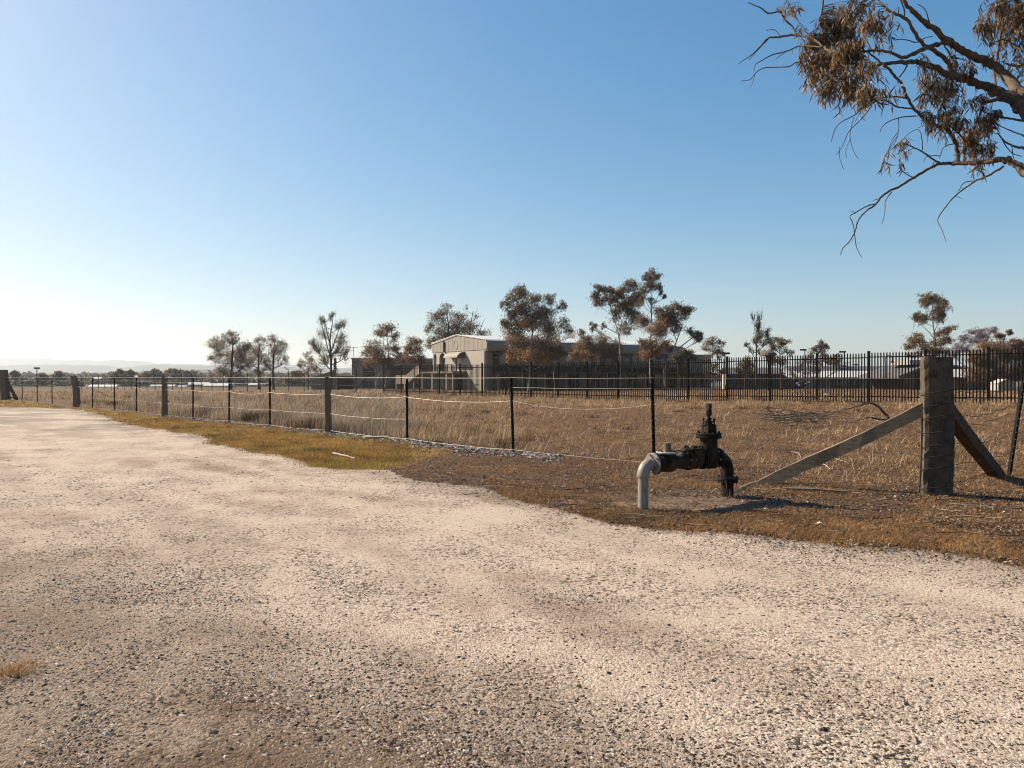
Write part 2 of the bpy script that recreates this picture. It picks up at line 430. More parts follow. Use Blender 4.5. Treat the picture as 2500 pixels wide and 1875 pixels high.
# --- gravel road
def track(x, y):
    """1 between the wheel lines, 0 where tyres have pressed the gravel smooth"""
    ed = edge_y(x) - y + .5 * (fbm(x * .35, y * .35, 51) - .5) * 3
    a = np.minimum(np.abs((ed - 1.1) % 2.9 - .35), np.abs((ed - 1.1) % 2.9 - 1.75))
    return sst(.12, .50, a + .25 * (vnoise(x * 1.6, y * 1.6, 53) - .5))
rows = 170
tt = np.linspace(0, 1, rows) ** 2.1
dx_ = np.interp(sN, [0, cum[2], cum[-4], cum[-1]], [-.55, -.5, -.42, -.3]); Ln = 70
RX = EX[None, :] + dx_[None, :] * Ln * tt[:, None]
RY = EY[None, :] - .86 * Ln * tt[:, None]
RZ = gz(RX, RY) + .010 - .014 * np.exp(-tt[:, None] * 400)
def road_colour(x, y):
    pale = np.array([.62, .515, .42]); brown = np.array([.175, .12, .08]); grey = np.array([.44, .375, .315]); red = np.array([.49, .375, .285])
    n = fbm(x * .55 + y * .12, y * .8, 31); m2 = fbm(x * 1.7, y * 2.6, 41)
    # worn wheel tracks run along the bend
    ed = edge_y(x) - y
    tr = track(x, y)
    f = np.clip((sst(.50, .70, n) * .5 + sst(.52, .7, m2) * .3) * (.2 + 1.1 * tr) * (1 - .6 * sst(0, 1.2, x)), 0, 1)[..., None]
    c = pale * (1 - f) + (brown * .45 + red * .55) * f
    wl = y - (2.75 - .75 * x) + (m2 - .5) * 1.1
    nearb = ((1 - sst(-.5, .9, wl)) * (1 - sst(.2, 1.8, x) * .5) * (.66 + .6 * sst(.35, .62, fbm(x * 1.1, y * 1.6, 45))))[..., None] * .92; nearb = np.minimum(nearb, 1)
    c = c * (1 - nearb) + brown * nearb
    lf = ((1 - sst(-3.2, -1.2, x + .0 * y)) * (1 - sst(3.5, 9, y)) * .45)[..., None]; c = c * (1 - lf) + red * .8 * lf
    # diagonal bands left by turning wheels
    bd = fbm((x * .62 + y * .55) * 2.2, (y * .62 - x * .55) * .28 + 9, 47); bl = (sst(.5, .68, bd) * .42 * (1 - .5 * sst(0, 1.2, x)))[..., None]; c = c * (1 - bl) + red * .62 * bl
    gr = (sst(15, 24, y) * sst(.42, .62, n) * .75)[..., None]; c = c * (1 - gr) + grey * .8 * gr
    rt = (sst(-.8, 1.6, -ed + .9 + .35 * (x - 3.5)) * sst(2.0, 3.6, x) * .62)[..., None]; c = c * (1 - rt) + np.array([.17, .115, .075]) * rt
    e = (1 - sst(0, .12 + .02 * y, ed + (m2 - .5) * .3))[..., None] * .45; c = c * (1 - e) + np.array([.20, .14, .095]) * e
    return c
idx = np.arange(RX.size).reshape(RX.shape)
Q = np.stack([idx[:-1, :-1], idx[1:, :-1], idx[1:, 1:], idx[:-1, 1:]], -1).reshape(-1, 4)
mb = MB(); mb.add(np.stack([RX, RY, RZ], -1).reshape(-1, 3), Q, None, road_colour(RX, RY).reshape(-1, 3))
o = mb.build('gravel_road', M['gravel'], smooth=True); tag(o, kind='structure')

# --- hills
def ridge(name, prof, Y0, depth, seed, jag):
    us = np.array([p[0] for p in prof], float); vs = np.array([p[1] for p in prof], float)
    U = np.linspace(us[0], us[-1], 420); V_ = np.interp(U, us, vs)
    V_ = V_ - (fbm(U * .035, U * 0, seed) - .45) * jag - (fbm(U * .15, U * 0, seed + 4) - .5) * jag * .35
    rows_ = []
    for j, (fr, hh) in enumerate([(-1, 0), (-.7, .3), (-.4, .62), (-.15, .9), (0, 1), (.3, .8), (1, 0)]):
        Y = Y0 + depth * fr
        top = H + (921 - V_) * Y0 / F
        nz = fbm(U * .02, U * 0 + j * 3.3, seed + 9)
        z = -14 + (top + 14) * hh * (1 if hh in (0, 1) else .75 + .5 * nz)
        rows_.append(np.stack([(U - 1250) / F * Y0 * (1 + .0 * fr), np.full_like(U, Y) + (nz - .5) * depth * .2 * (hh > 0), z], -1))
    A = np.stack(rows_); idx = np.arange(A.shape[0] * A.shape[1]).reshape(A.shape[:2])
    Q = np.stack([idx[:-1, :-1], idx[:-1, 1:], idx[1:, 1:], idx[1:, :-1]], -1).reshape(-1, 4)
    mb = MB(); mb.add(A.reshape(-1, 3), Q)
    tag(mb.build(name, M['hill'], smooth=True), kind='structure')
ridge('hills', [(-1500,880),(-600,877),(0,875),(50,874),(100,878),(180,878),(220,881),(280,879),(330,881),(370,887),(420,887),(450,889),(520,890),(600,893),(700,889),
      (740,894),(850,898),(1000,904),(1250,909),(1700,911),(2500,912),(4200,910)], 4600, 900, 3, 6)
ridge('hills', [(-1200,893),(0,893),(150,890),(300,896),(420,890),(600,894),(760,900),(1000,909),(1800,914),(4000,914)], 3000, 500, 13, 7)
ridge('hills', [(-1200,911),(0,912),(240,911),(340,908),(430,902),(560,903),(640,908),(800,912),(1400,916),(4000,916)], 1300, 250, 23, 5)

# --- haze over the plain
mb = MB(); mb.box(-5200, 5200, -70, 5900, -17, 150)
hz = mb.build('haze'); tag(hz, kind='stuff')
hm = bpy.data.materials.new('haze_air'); hm.use_nodes = True; ht = hm.node_tree; ht.nodes.clear()
ho = ht.nodes.new('ShaderNodeOutputMaterial'); hv = ht.nodes.new('ShaderNodeVolumePrincipled')
hv.inputs['Color'].default_value = (.84, .93, 1, 1); hv.inputs['Density'].default_value = HAZE; hv.inputs['Anisotropy'].default_value = .35
ht.links.new(hv.outputs[0], ho.inputs['Volume']); hz.data.materials.append(hm)

# ================================================================== SCATTERED GROUND COVER
def hue(c1, c2, n, jit=.15):
    f = rng.random((n, 1)); c = np.array(c1) * (1 - f) + np.array(c2) * f
    return c * (1 + (rng.random((n, 1)) - .5) * 2 * jit)

def blades(P0, hgt, wid, lean, col, droop=.3):
    """one bent blade per row"""
    n = len(P0); a = rng.random(n) * 2 * np.pi
    sd = np.stack([np.cos(a), np.sin(a), 0 * a], -1) * wid[:, None] * .5
    L = lean
    mid = P0 + np.stack([L[:, 0] * .35, L[:, 1] * .35, hgt * .6], -1)
    tip = P0 + np.stack([L[:, 0], L[:, 1], hgt * (1 - droop * rng.random(n))], -1)
    V = np.stack([P0 - sd, P0 + sd, mid + sd * .8, mid - sd * .8, tip], 1).reshape(-1, 3)
    b = np.arange(n)[:, None] * 5
    return V, b + np.array([0, 1, 2, 3]), b + np.array([3, 2, 4]), np.repeat(col, 5, 0)

def img_pts(n, u0, u1, v0, v1, keep=None):
    """ground points spread evenly over a region of the view"""
    u = rng.uniform(u0, u1, n); v = rng.uniform(v0, v1, n)
    x = (u - 1250) / F; y = (937.5 - v) / F
    wy = CP + SP * y; wz = -SP + CP * y
    z = np.zeros(n)
    for _ in range(12):
        t = (H - z) / (-wz); z = .5 * z + .5 * gz(x * t, wy * t)
    X, Y = x * t, wy * t
    Pn = np.stack([X, Y, gz(X, Y)], -1)
    if keep is not None:
        k_ = keep(u, v, X, Y); return Pn[k_], u[k_], v[k_]
    return Pn, u, v
fenceD = lambda X, Y: (Y - (9.12 + (5.22 - X) * 1.02)) * .7   # signed metres beyond the wire fence

def tufts(C, per, spread, h0, h1, wbase, c1, c2, lean_dir=(.6, -.2), lean=.5):
    n = len(C) * per
    P0 = np.repeat(C, per, 0); off = rng.normal(size=(n, 2)) * spread
    P0 = P0.copy(); P0[:, :2] += off; P0[:, 2] = gz(P0[:, 0], P0[:, 1]) - .01
    sz = np.repeat(rng.uniform(.6, 1.25, len(C)), per)
    h = rng.uniform(h0, h1, n) * sz
    dist = P0[:, 1]
    wd = np.maximum(wbase, dist * .00035) * rng.uniform(.7, 1.4, n)
    ln = (off / max(spread, .01) * .25 + np.array(lean_dir) * .35 + rng.normal(size=(n, 2)) * .25) * h[:, None] * lean
    pt = sst(.36, .62, fbm(C[:, 0] * 1.3 + 7, C[:, 1] * 1.3, 211)) * .5 + sst(.35, .65, vnoise(C[:, 0] * 3.7, C[:, 1] * 3.7, 221)) * .5
    tone = np.repeat((.45 * rng.random(len(C)) + .55 * pt)[:, None], per, 0)
    col = hue(c1, c2, n) * (.22 + 1.45 * tone)
    return blades(P0, h, wd, ln, col)

def out(name, batches, mat, lab=None):
    mb = MB()
    for V, q, t, c in batches: mb.add(V, q, t, c)
    o = mb.build(name, mat, smooth=False); tag(o, lab, None, None, 'stuff'); return o

straw1, straw2 = (.60, .45, .28), (.25, .15, .07)
B_ = []
# tall pale straw behind the fence, left and middle
k1 = lambda u, v, X, Y: (fenceD(X, Y) > .25) & (Y < 96) & (fbm(X * .45, Y * .45, 61) > .40 + .22 * sst(850, 1150, u) * (1 - sst(30, 45, Y))) & (fbm(X * 1.5, Y * 1.5, 66) > .42)
C, _, _ = img_pts(7000, -120, 1250, 950, 1075, k1); B_.append(tufts(C, 12, .12, .16, .44, .005, straw1, straw2, (.7, -.2), .9))
C, _, _ = img_pts(2600, 300, 1000, 965, 1065, k1); B_.append(tufts(C, 14, .12, .30, .58, .006, (.50, .41, .31), (.28, .205, .135), (.9, -.2), .8))
# low dry grass right across the paddock
k2 = lambda u, v, X, Y: (fenceD(X, Y) > .1) & (Y < 100)
k3 = lambda u, v, X, Y: k2(u, v, X, Y) & (fbm(X * 1.3, Y * 1.3, 161) > .47)
C, _, _ = img_pts(10000, 500, 2640, 958, 1180, k3); B_.append(tufts(C, 9, .06, .025, .085, .005, (.52, .33, .17), (.12, .068, .030), lean=1.6))
k4 = lambda u, v, X, Y: k2(u, v, X, Y) & (fbm(X * .8, Y * .8, 171) > .53)
C, _, _ = img_pts(4200, 700, 2640, 972, 1130, k4); B_.append(tufts(C, 9, .10, .07, .20, .0045, (.60, .42, .235), (.24, .14, .065), (.8, -.3), 1.4))
C, _, _ = img_pts(4200, 1000, 2620, 962, 1000, k1); B_.append(tufts(C, 11, .16, .12, .34, .005, (.62, .45, .27), (.26, .16, .075), lean=.9))
# stray bleached stalks
C, u_, _ = img_pts(9000, -50, 2640, 960, 1200, k2); C = C[rng.random(len(C)) < 1 - .8 * sst(900, 1500, u_)]; n = len(C); hh_ = rng.uniform(.06, .30, n) * np.where(fbm(C[:, 0] * .7, C[:, 1] * .7, 231) > .5, 1.3, .7)
B_.append(blades(C, hh_, np.maximum(.004, C[:, 1] * .00045), (rng.normal(size=(n, 2)) * .6 + [.5, 0]) * hh_[:, None], hue((.75, .64, .52), (.48, .38, .28), n), .5))
out('dry_grass', B_, M['blade'])
# dark brown tussocks just behind the fence
B_ = []
for u, v, n in ((640, 1028, 7), (590, 1020, 5), (690, 1026, 5), (760, 1045, 5), (500, 1012, 3), (1010, 1050, 2), (230, 985, 3), (275, 990, 3)):
    for _ in range(n):
        c = G(u + random.uniform(-26, 26), v + random.uniform(-6, 3))
        B_.append(tufts(c[None], 260, .22, .12, .34, .005, (.17, .105, .058), (.055, .034, .02), (.1, 0), 1.0))
for i in range(46):
    u = random.uniform(1150, 2560); v = random.uniform(978, 1010) if i % 2 else random.uniform(1000, 1120)
    c = G(u, v)
    if fenceD(c[0], c[1]) < .3: continue
    B_.append(tufts(c[None], 90, .16, .08, .22, .005, (.17, .10, .05), (.06, .036, .02), (.1, 0), 1.0))
out('dry_grass', B_, M['blade'])
# verge grass by the road
B_ = []
kv = lambda u, v, X, Y: (Y > edge_y(X) + .14 - (.2 + .012 * Y) * 2 * rng.random(len(u)) ** 3) & (fenceD(X, Y) < -.25) & (u < 1095 - (v - 1105) * 3.4 - (fbm(X * 1.9, Y * 1.9, 21) - .5) * 160 + rng.normal(size=len(u)) * 14)
C, _, _ = img_pts(26000, -60, 1000, 972, 1152, kv)
n1 = fbm(C[:, 0] * .6, C[:, 1] * .6, 71)[:, None]
B_.append(tufts(C[n1[:, 0] > .5], 12, .07, .03, .085, .005, (.42, .28, .07), (.21, .145, .036), lean=.9))
B_.append(tufts(C[n1[:, 0] <= .5], 12, .07, .03, .085, .005, (.54, .31, .085), (.25, .14, .036), lean=.9))
offvalve = lambda X, Y: ((X - 2.1) ** 2 / 1.1 + (Y - 8.35) ** 2 / .20) > 1
kr = lambda u, v, X, Y: (Y > edge_y(X) + .0) & (Y < edge_y(X) + 1.15 + .5 * vnoise(X * 2, Y * 2, 5)) & (fbm(X * 1.4, Y * 1.4, 81) > .40) & offvalve(X, Y)
C, _, _ = img_pts(30000, 1180, 2620, 1170, 1372, kr); B_.append(tufts(C, 9, .045, .02, .06, .0035, (.42, .235, .095), (.12, .06, .022), lean=1.5))
kd = lambda u, v, X, Y: (Y > edge_y(X) + .0) & (fbm(X * 1.1, Y * 1.1, 91) > .46) & (Y < 22) & offvalve(X, Y)
C, _, _ = img_pts(26000, 960, 2620, 1040, 1330, kd); B_.append(tufts(C, 8, .06, .02, .06, .0035, (.48, .27, .11), (.14, .07, .028), lean=1.5))
# weeds and runners creeping onto the gravel
ks = lambda u, v, X, Y: (Y < edge_y(X) + .05) & (Y > edge_y(X) - (.12 + .035 * Y) * rng.random(len(u)) ** 2) & (fbm(X * 2.6, Y * 2.6, 251) > .47)
C, _, _ = img_pts(60000, -60, 2640, 985, 1420, ks); B_.append(tufts(C, 8, .04, .012, .045, .0035, (.40, .235, .08), (.15, .08, .025), lean=1.6))
out('verge_grass', B_, M['blade'])

OCT = np.array([[1,0,0],[-1,0,0],[0,1,0],[0,-1,0],[0,0,1],[0,0,-1]], float)
OF = np.array([[0,2,4],[2,1,4],[1,3,4],[3,0,4],[2,0,5],[1,2,5],[3,1,5],[0,3,5]])
def stones(Pn, S, col, flat=.6):
    n = len(Pn); a = rng.random(n) * 2 * np.pi; ca, sa = np.cos(a), np.sin(a)
    V = OCT[None] * (1 + rng.normal(size=(n, 6, 1)) * .18) + rng.normal(size=(n, 6, 3)) * .16
    sc = np.stack([S * rng.uniform(.8, 1.5, n), S * rng.uniform(.6, 1.1, n), S * rng.uniform(.4, .9, n) * flat], -1)
    V = V * sc[:, None, :]
    X = V[..., 0] * ca[:, None] - V[..., 1] * sa[:, None]; Yv = V[..., 0] * sa[:, None] + V[..., 1] * ca[:, None]
    V = np.stack([X, Yv, V[..., 2]], -1) + Pn[:, None, :] + np.array([0, 0, 1]) * (sc[:, 2] * .45)[:, None, None]
    b = np.arange(n)[:, None, None] * 6
    return V.reshape(-1, 3), None, (b + OF).reshape(-1, 3), np.repeat(col, 6, 0)
# leaf litter: curled chips of leaf and bark
def chips(Pn, L, Wd, col, lift=.65):
    n = len(Pn); a = rng.random(n) * 2 * np.pi
    dx = np.stack([np.cos(a), np.sin(a), rng.normal(size=n) * lift * .5], -1) * L[:, None] * .5
    dy = np.stack([-np.sin(a), np.cos(a), rng.normal(size=n) * lift], -1) * Wd[:, None] * .5
    up = np.zeros((n, 3)); up[:, 2] = L * rng.uniform(.04, .35, n)
    V = np.stack([Pn - dx, Pn - dy * 1 + up, Pn + dx, Pn + dy + up * .5], 1).reshape(-1, 3)
    b = np.arange(n)[:, None] * 4
    return V, None, np.vstack([b + np.array([0, 1, 3]), b + np.array([1, 2, 3])]), np.repeat(col, 4, 0)
kl = lambda u, v, X, Y: (offvalve(X, Y) | (rng.random(len(u)) < .35)) & (Y > edge_y(X) - .02 - (.5 + .4 * (X > 1.5)) * rng.random(len(u)) ** 3 * (X > -2)) & (Y < 55) & (fbm(X * .9, Y * .9, 101) > .36)
C, u_, v_ = img_pts(80000, 900, 2640, 985, 1380, kl); n = len(C)
L = np.maximum(rng.uniform(.010, .042, n), C[:, 1] * .0019); C = C.copy(); C[:, 2] += .012
pick = rng.random((n, 1))
col = np.where(pick < .50, hue((.035, .022, .014), (.09, .06, .038), n), np.where(pick < .88, hue((.20, .13, .08), (.29, .20, .13), n), hue((.42, .35, .28), (.55, .48, .41), n)))
V, q, t, c = chips(C, L, L * rng.uniform(.18, .4, n), col)
mb = MB(); mb.add(V, q, t, c)
# soil clods and matted dead tufts between the leaves
kc = lambda u, v, X, Y: (Y > edge_y(X) + .1) & (Y < 60) & ((u > 930) | (fenceD(X, Y) > 0)) & (fbm(X * 1.6, Y * 1.6, 241) > .42) & offvalve(X, Y)
C2, _, _ = img_pts(26000, 300, 2640, 962, 1330, kc); n2_ = len(C2)
Sz = np.maximum(rng.uniform(.006, .018, n2_), C2[:, 1] * .0010)
mb.add(*stones(C2, Sz, np.where(rng.random((n2_, 1)) < .55, hue((.04, .022, .012), (.10, .06, .032), n2_), hue((.28, .18, .10), (.42, .29, .18), n2_)), .8))
# strewn twigs
tag(mb.build('leaf_litter', M['litter']), kind='stuff')
mb = MB()
C, u_, v_ = img_pts(420, 1080, 2600, 1010, 1330, lambda u, v, X, Y: (Y > edge_y(X) + .1))
for p in C:
    a = random.uniform(-.7, .7) + (math.pi if random.random() < .5 else 0); L_ = random.uniform(.08, .45)
    pts = [p + np.array([math.cos(a + k_ * .15) * L_ * k_ / 3, math.sin(a + random.uniform(-.3, .3)) * L_ * k_ / 3 * .8, .015 + random.uniform(0, .02)]) for k_ in range(4)]
    cc = random.choice([(.42, .34, .27), (.24, .17, .12), (.07, .05, .035), (.18, .125, .085)])
    mb.tube(pts, [.005, .004, .004, .002], 4, False, np.array(cc))
tag(mb.build('fallen_twigs', M['litter']), kind='stuff')

# loose stones
def stone_cols(n, dark=.25):
    p = rng.random((n, 1))
    return np.where(p < dark, hue((.03, .022, .018), (.09, .068, .053), n), np.where(p < .85, hue((.28, .21, .155), (.42, .33, .255), n), hue((.42, .36, .31), (.54, .48, .42), n)))
mb = MB()
onroad = lambda u, v, X, Y: (Y < edge_y(X) + .05)
def dens(X, Y):   # gravel gathers in windrows
    ed = edge_y(X) - Y
    return (.45 + .80 * track(X, Y)) * (.42 + 1.0 * sst(.44, .60, fbm(X * .9 + 3, Y * 1.3, 111)) + .7 * sst(.5, .62, fbm(X * 3, Y * 3, 121)) + 1.0 * 2.6 * np.exp(-((Y - 2.95 + .75 * X) / .42) ** 2) * sst(-3.6, -2.2, X))
for (num, v0, v1, s0, s1) in ((240000, 1380, 1990, .0026, .0090), (150000, 1150, 1480, .0038, .0098), (36000, 1005, 1240, .006, .015)):
    C, u_, v_ = img_pts(num, -80, 2580, v0, v1, onroad)
    k_ = rng.random(len(C)) < dens(C[:, 0], C[:, 1]) * .50; C = C[k_]
    S = 1.12 * (s0 + (s1 - s0) * rng.random(len(C)) ** 2.4)
    C = C.copy(); C[:, 2] += .008
    mb.add(*stones(C, S, stone_cols(len(C), .42)))
C, u_, v_ = img_pts(700, -60, 2560, 1180, 1900, onroad); C = C.copy(); C[:, 2] += .008
mb.add(*stones(C, .008 + .009 * rng.random(len(C)) ** 3, stone_cols(len(C), .5), .75))
tag(mb.build('loose_gravel', M['stone']), kind='stuff')
# ballast strip under the wire fence
mb = MB()
n = 1700; X = rng.uniform(-13.5, .8, n); off = rng.normal(size=n) * .17 - .12
X = np.concatenate([X, rng.uniform(-6, .9, 2000)]); off = np.concatenate([off, rng.normal(size=2000) * .26 - .25])
Y = 9.12 + (5.22 - X) * 1.02 + off * 1.4; C = np.stack([X, Y, gz(X, Y)], -1)
n = len(C); mb.add(*stones(C, rng.uniform(.014, .05, n), np.where(rng.random((n, 1)) < .48, hue((.05,.04,.034), (.12,.095,.08), n), hue((.20, .175, .155), (.44, .40, .36), n)), .7))
tag(mb.build('ballast_stones', M['stone']), kind='stuff')
# ================================================================== FENCES
def spline(pts, n=8):
    pts = np.asarray(pts, float); m = len(pts)
    E = np.vstack([2*pts[0]-pts[1], pts, 2*pts[-1]-pts[-2]]); o = []
    for i in range(m - 1):
        p0, p1, p2, p3 = E[i:i+4]
        for k in range(n):
            t = k / n
            o.append(.5 * (2*p1 + (p2-p0)*t + (2*p0-5*p1+4*p2-p3)*t*t + (3*p1-p0-3*p2+p3)*t**3))
    o.append(pts[-1]); return np.array(o)

cpost = G(2283, 1207); cpost[2] -= .02
PX, PY = cpost[0], cpost[1]
wf = empty('wire_fence', cpost, 'paddock wire fence of sagging wires on black pickets, ending at the thick braced corner post', 'fence')
def star_picket(p, top, lean=(0, 0), rot=None):
    """Y section steel post"""
    mb = MB(); a0 = rng.random() * .3 if rot is None else rot
    lx, ly = lean
    for k in range(3):
        a = a0 + k * 2 * math.pi / 3 + math.pi / 2
        dx, dy = math.cos(a), math.sin(a); px, py = -dy * .0035, dx * .0035
        r = .030 if k else .034
        V = []
        for z in (-.1, top):
            bx, by = p[0] + lx * z / top, p[1] + ly * z / top
            for s_, rr in ((1, 0), (1, r), (-1, r), (-1, 0)):
                V.append([bx + dx * rr + px * s_, by + dy * rr + py * s_, p[2] + z])
        mb.add(V, [[0,1,5,4],[1,2,6,5],[2,3,7,6],[3,0,4,7],[4,5,6,7],[3,2,1,0]])
    o = mb.build('star_picket', M['picket'], wf)
    for k in range(12):
        z = .22 + k * .105
        if z > top - .04: break
        mb = MB()
        c = np.array([p[0] + lx * z / top, p[1] + ly * z / top, p[2] + z]) + np.array([-.45, -.89, 0]) * .036
        mb.box(-.0045, .0045, -.002, .002, -.0055, .0055, lambda V, c=c: V + c)  # pale dab painted for light showing through a picket hole
        mb.build('hole_mark', M['dot'], o)
    return o
pick_px = [(54,983),(91,985),(127.5,988.5),(226,995),(280,1003),(333,1010.5),(471,1019.5),(559,1031),(659,1040),(994,1078),(1253,1104),(1597,1136)]
tops = [1.44] * 12
line_pts = []
for (u, v), tp in zip(pick_px, tops):
    g_ = G(u, v); # snap onto the fence line, keeping the bearing
    t = (u - 1250) / F; y = (9.12 + 5.22 * 1.02) / (1 + 1.02 * t); x = t * y
    p = np.array([x, y, gz(x, y)]); line_pts.append((x, 'p', p))
    star_picket(p, H - p[2] + random.uniform(-.03, .0) + (-.015), (random.uniform(-.02, .02) + (-.05 if u in (1253, 1597) else 0), 0))
def timber_post(u, v, top, r, lean, bend, mat, name='timber_post'):
    t = (u - 1250) / F; y = (9.12 + 5.22 * 1.02) / (1 + 1.02 * t); x = t * y
    p = np.array([x, y, float(gz(x, y))]); line_pts.append((x, 't', p))
    mb = MB(); n = 9; V = []
    for i in range(n):
        f = i / (n - 1); z = -.1 + (top + .1) * f
        ox = lean * f + bend * math.sin(math.pi * f); rr = r * (1.04 - .12 * f)
        for a_, b_ in ((-1,-1),(-.2,-1.05),(1,-1),(1.05,.1),(1,1),(-.1,1.04),(-1,1),(-1.05,-.1)):
            V.append([x + ox + a_ * rr * (1 + random.uniform(-.05, .05)), y + b_ * rr * (1 + random.uniform(-.05, .05)), p[2] + z + (random.uniform(-.015, .015) if i == n - 1 else 0)])
    Q = [[i*8+k, i*8+(k+1) % 8, (i+1)*8+(k+1) % 8, (i+1)*8+k] for i in range(n-1) for k in range(8)]
    mb.add(V, Q); mb.ng.append([(n-1)*8+k for k in range(8)])
    return mb.build(name, mat, wf), p
timber_post(802, 1061, 1.47, .068, -.02, 0, M['timber'])
timber_post(402, 1016, 1.49, .078, 0, 0, M['timber'])
timber_post(186, 991, 1.50, .115, -.12, .07, M['timber'])
ep, epp = timber_post(14, 976, 1.95, .19, -.14, 0, M['timber'], 'end_post')
mb = MB(); mb.beam(epp + np.array([.02, 0, 1.35]), epp + np.array([1.05, -.5, .0]), .14, .14); mb.build('brace', M['timber_dark'], ep)
mb = MB(); mb.tube([epp + np.array([-.1, 0, 1.15]), epp + np.array([-1.6, .4, .95])], .05, 8); mb.tube([epp + np.array([-.1, 0, .2]), epp + np.array([.75, -.2, .12])], .04, 6)
mb.build('rail', M['timber_dark'], ep)

# thick corner post, turned 27 degrees, with ragged edges
th = R(21); fx = np.array([math.cos(th), -math.sin(th), 0]); fy = np.array([math.sin(th), math.cos(th), 0])
mb = MB(); n = 34; V = []; hw = .165
TOPZ = P(2283, 871, PY)[2] - cpost[2]
ring = []
for k in range(6): ring.append((-1 + k / 3, -1))
for k in range(6): ring.append((1, -1 + k / 3))
for k in range(6): ring.append((1 - k / 3, 1))
for k in range(6): ring.append((-1, 1 - k / 3))
m_ = len(ring)
CJ = {k: -.016 * np.clip(fbm(np.arange(n) * .45, np.arange(n) * 0 + k * 3.1, 300 + k) * 1.6 - .2, 0, 1) for k in range(24)}
for i in range(n):
    f = i / (n - 1); z = -.08 + (TOPZ + .08) * f
    for k, (a_, b_) in enumerate(ring):
        corner = abs(a_) == 1 and abs(b_) == 1
        j = float(CJ[k][i]) + random.uniform(-.005, .001) if corner else random.uniform(-.0012, .0008)
        w_ = hw * (1.03 - .05 * f) + j
        ox = .012 * math.sin(z * 2.6)
        V.append(cpost + fx * (a_ * w_ + ox + .02 * f) + fy * b_ * (w_ * .92) + np.array([0, 0, z + (random.uniform(-.012, .01) if i == n-1 else 0)]))
Q = [[i*m_+k, i*m_+(k+1) % m_, (i+1)*m_+(k+1) % m_, (i+1)*m_+k] for i in range(n-1) for k in range(m_)]
mb.add(V, Q); mb.ng.append([(n-1)*m_+k for k in range(m_)])
cp = mb.build('corner_post', M['concrete_post'], wf, label='thick weathered concrete corner post with chipped edges')
# wire wraps
mb = MB()
for z in (1.28, 1.12, .98, .80, .64, .50, .36, .13):
    w_ = hw + .006; pts = []
    for a_, b_ in ((-1,-1),(0,-1.01),(1,-1),(1.01,0),(1,1),(0,1.01),(-1,1),(-1.01,0),(-1,-1)):
        pts.append(cpost + fx * a_ * w_ + fy * b_ * w_ * .93 + np.array([0, 0, z + .03 * a_ + random.uniform(-.006, .006)]))
    mb.tube(pts, .0045, 5)
mb.build('wire_wrap', M['wire_dark'], cp)
mb = MB()
for z0, z1 in ((1.42, 1.46),):
    mb.box(-.02, .05, -hw - .012, -hw + .01, 1.14, 1.165, lambda V: cpost + V[:, :1] * fx + V[:, 1:2] * fy + V[:, 2:3] * np.array([0, 0, 1]))
    mb.box(.045, .075, -hw - .010, -hw + .01, .62, .95, lambda V: cpost + V[:, :1] * fx + V[:, 1:2] * fy + V[:, 2:3] * np.array([0, 0, 1]))
mb.build('iron_strap', M['wire_dark'], cp)
def rough_beam(a, b, w_, h_, name, mat, par):
    a = np.array(a, float); b = np.array(b, float); d = b - a; L_ = np.linalg.norm(d); d /= L_
    sd = np.cross(d, [0, 0, 1]); sd /= np.linalg.norm(sd); up = np.cross(sd, d); V = []; n = 16
    for i in range(n):
        c = a + d * L_ * i / (n - 1) + up * .01 * math.sin(i * .5)
        for p_, q_ in ((-1,-1),(1,-1),(1,1),(-1,1)):
            V.append(c + sd * w_ * .5 * p_ * (1 + random.uniform(-.04, .03)) + up * h_ * .5 * q_ * (1 + random.uniform(-.05, .03)))
    Q = [[i*4+k, i*4+(k+1) % 4, (i+1)*4+(k+1) % 4, (i+1)*4+k] for i in range(n-1) for k in range(4)]
    mb = MB(); mb.add(V, Q); mb.ng.append([3, 2, 1, 0]); mb.ng.append([(n-1)*4+k for k in range(4)])
    return mb.build(name, mat, par)
b0 = G(1862, 1180); b0[2] += -.02
b1 = cpost + np.array([-.10, .02, 1.07])
rough_beam(b0 - (b1 - b0) * .03, b1, .13, .150, 'brace', M['timber_brace'], cp)['label'] = 'pale sawn brace running down to the left'
b2 = G(2440, 1160); rough_beam(b2 + np.array([0, 0, -.06]), cpost + np.array([.10, .05, 1.14]), .15, .16, 'brace', M['timber_dark'], cp)['label'] = 'dark brace running down to the right'
rp = G(2464, 1160)
star_picket(rp, 1.38, (.20, 0), .5)
rp2 = rp + (rp - cpost) * 1.0; rp2[2] = gz(rp2[0], rp2[1]); star_picket(rp2, 1.40, (.0, 0), .5)

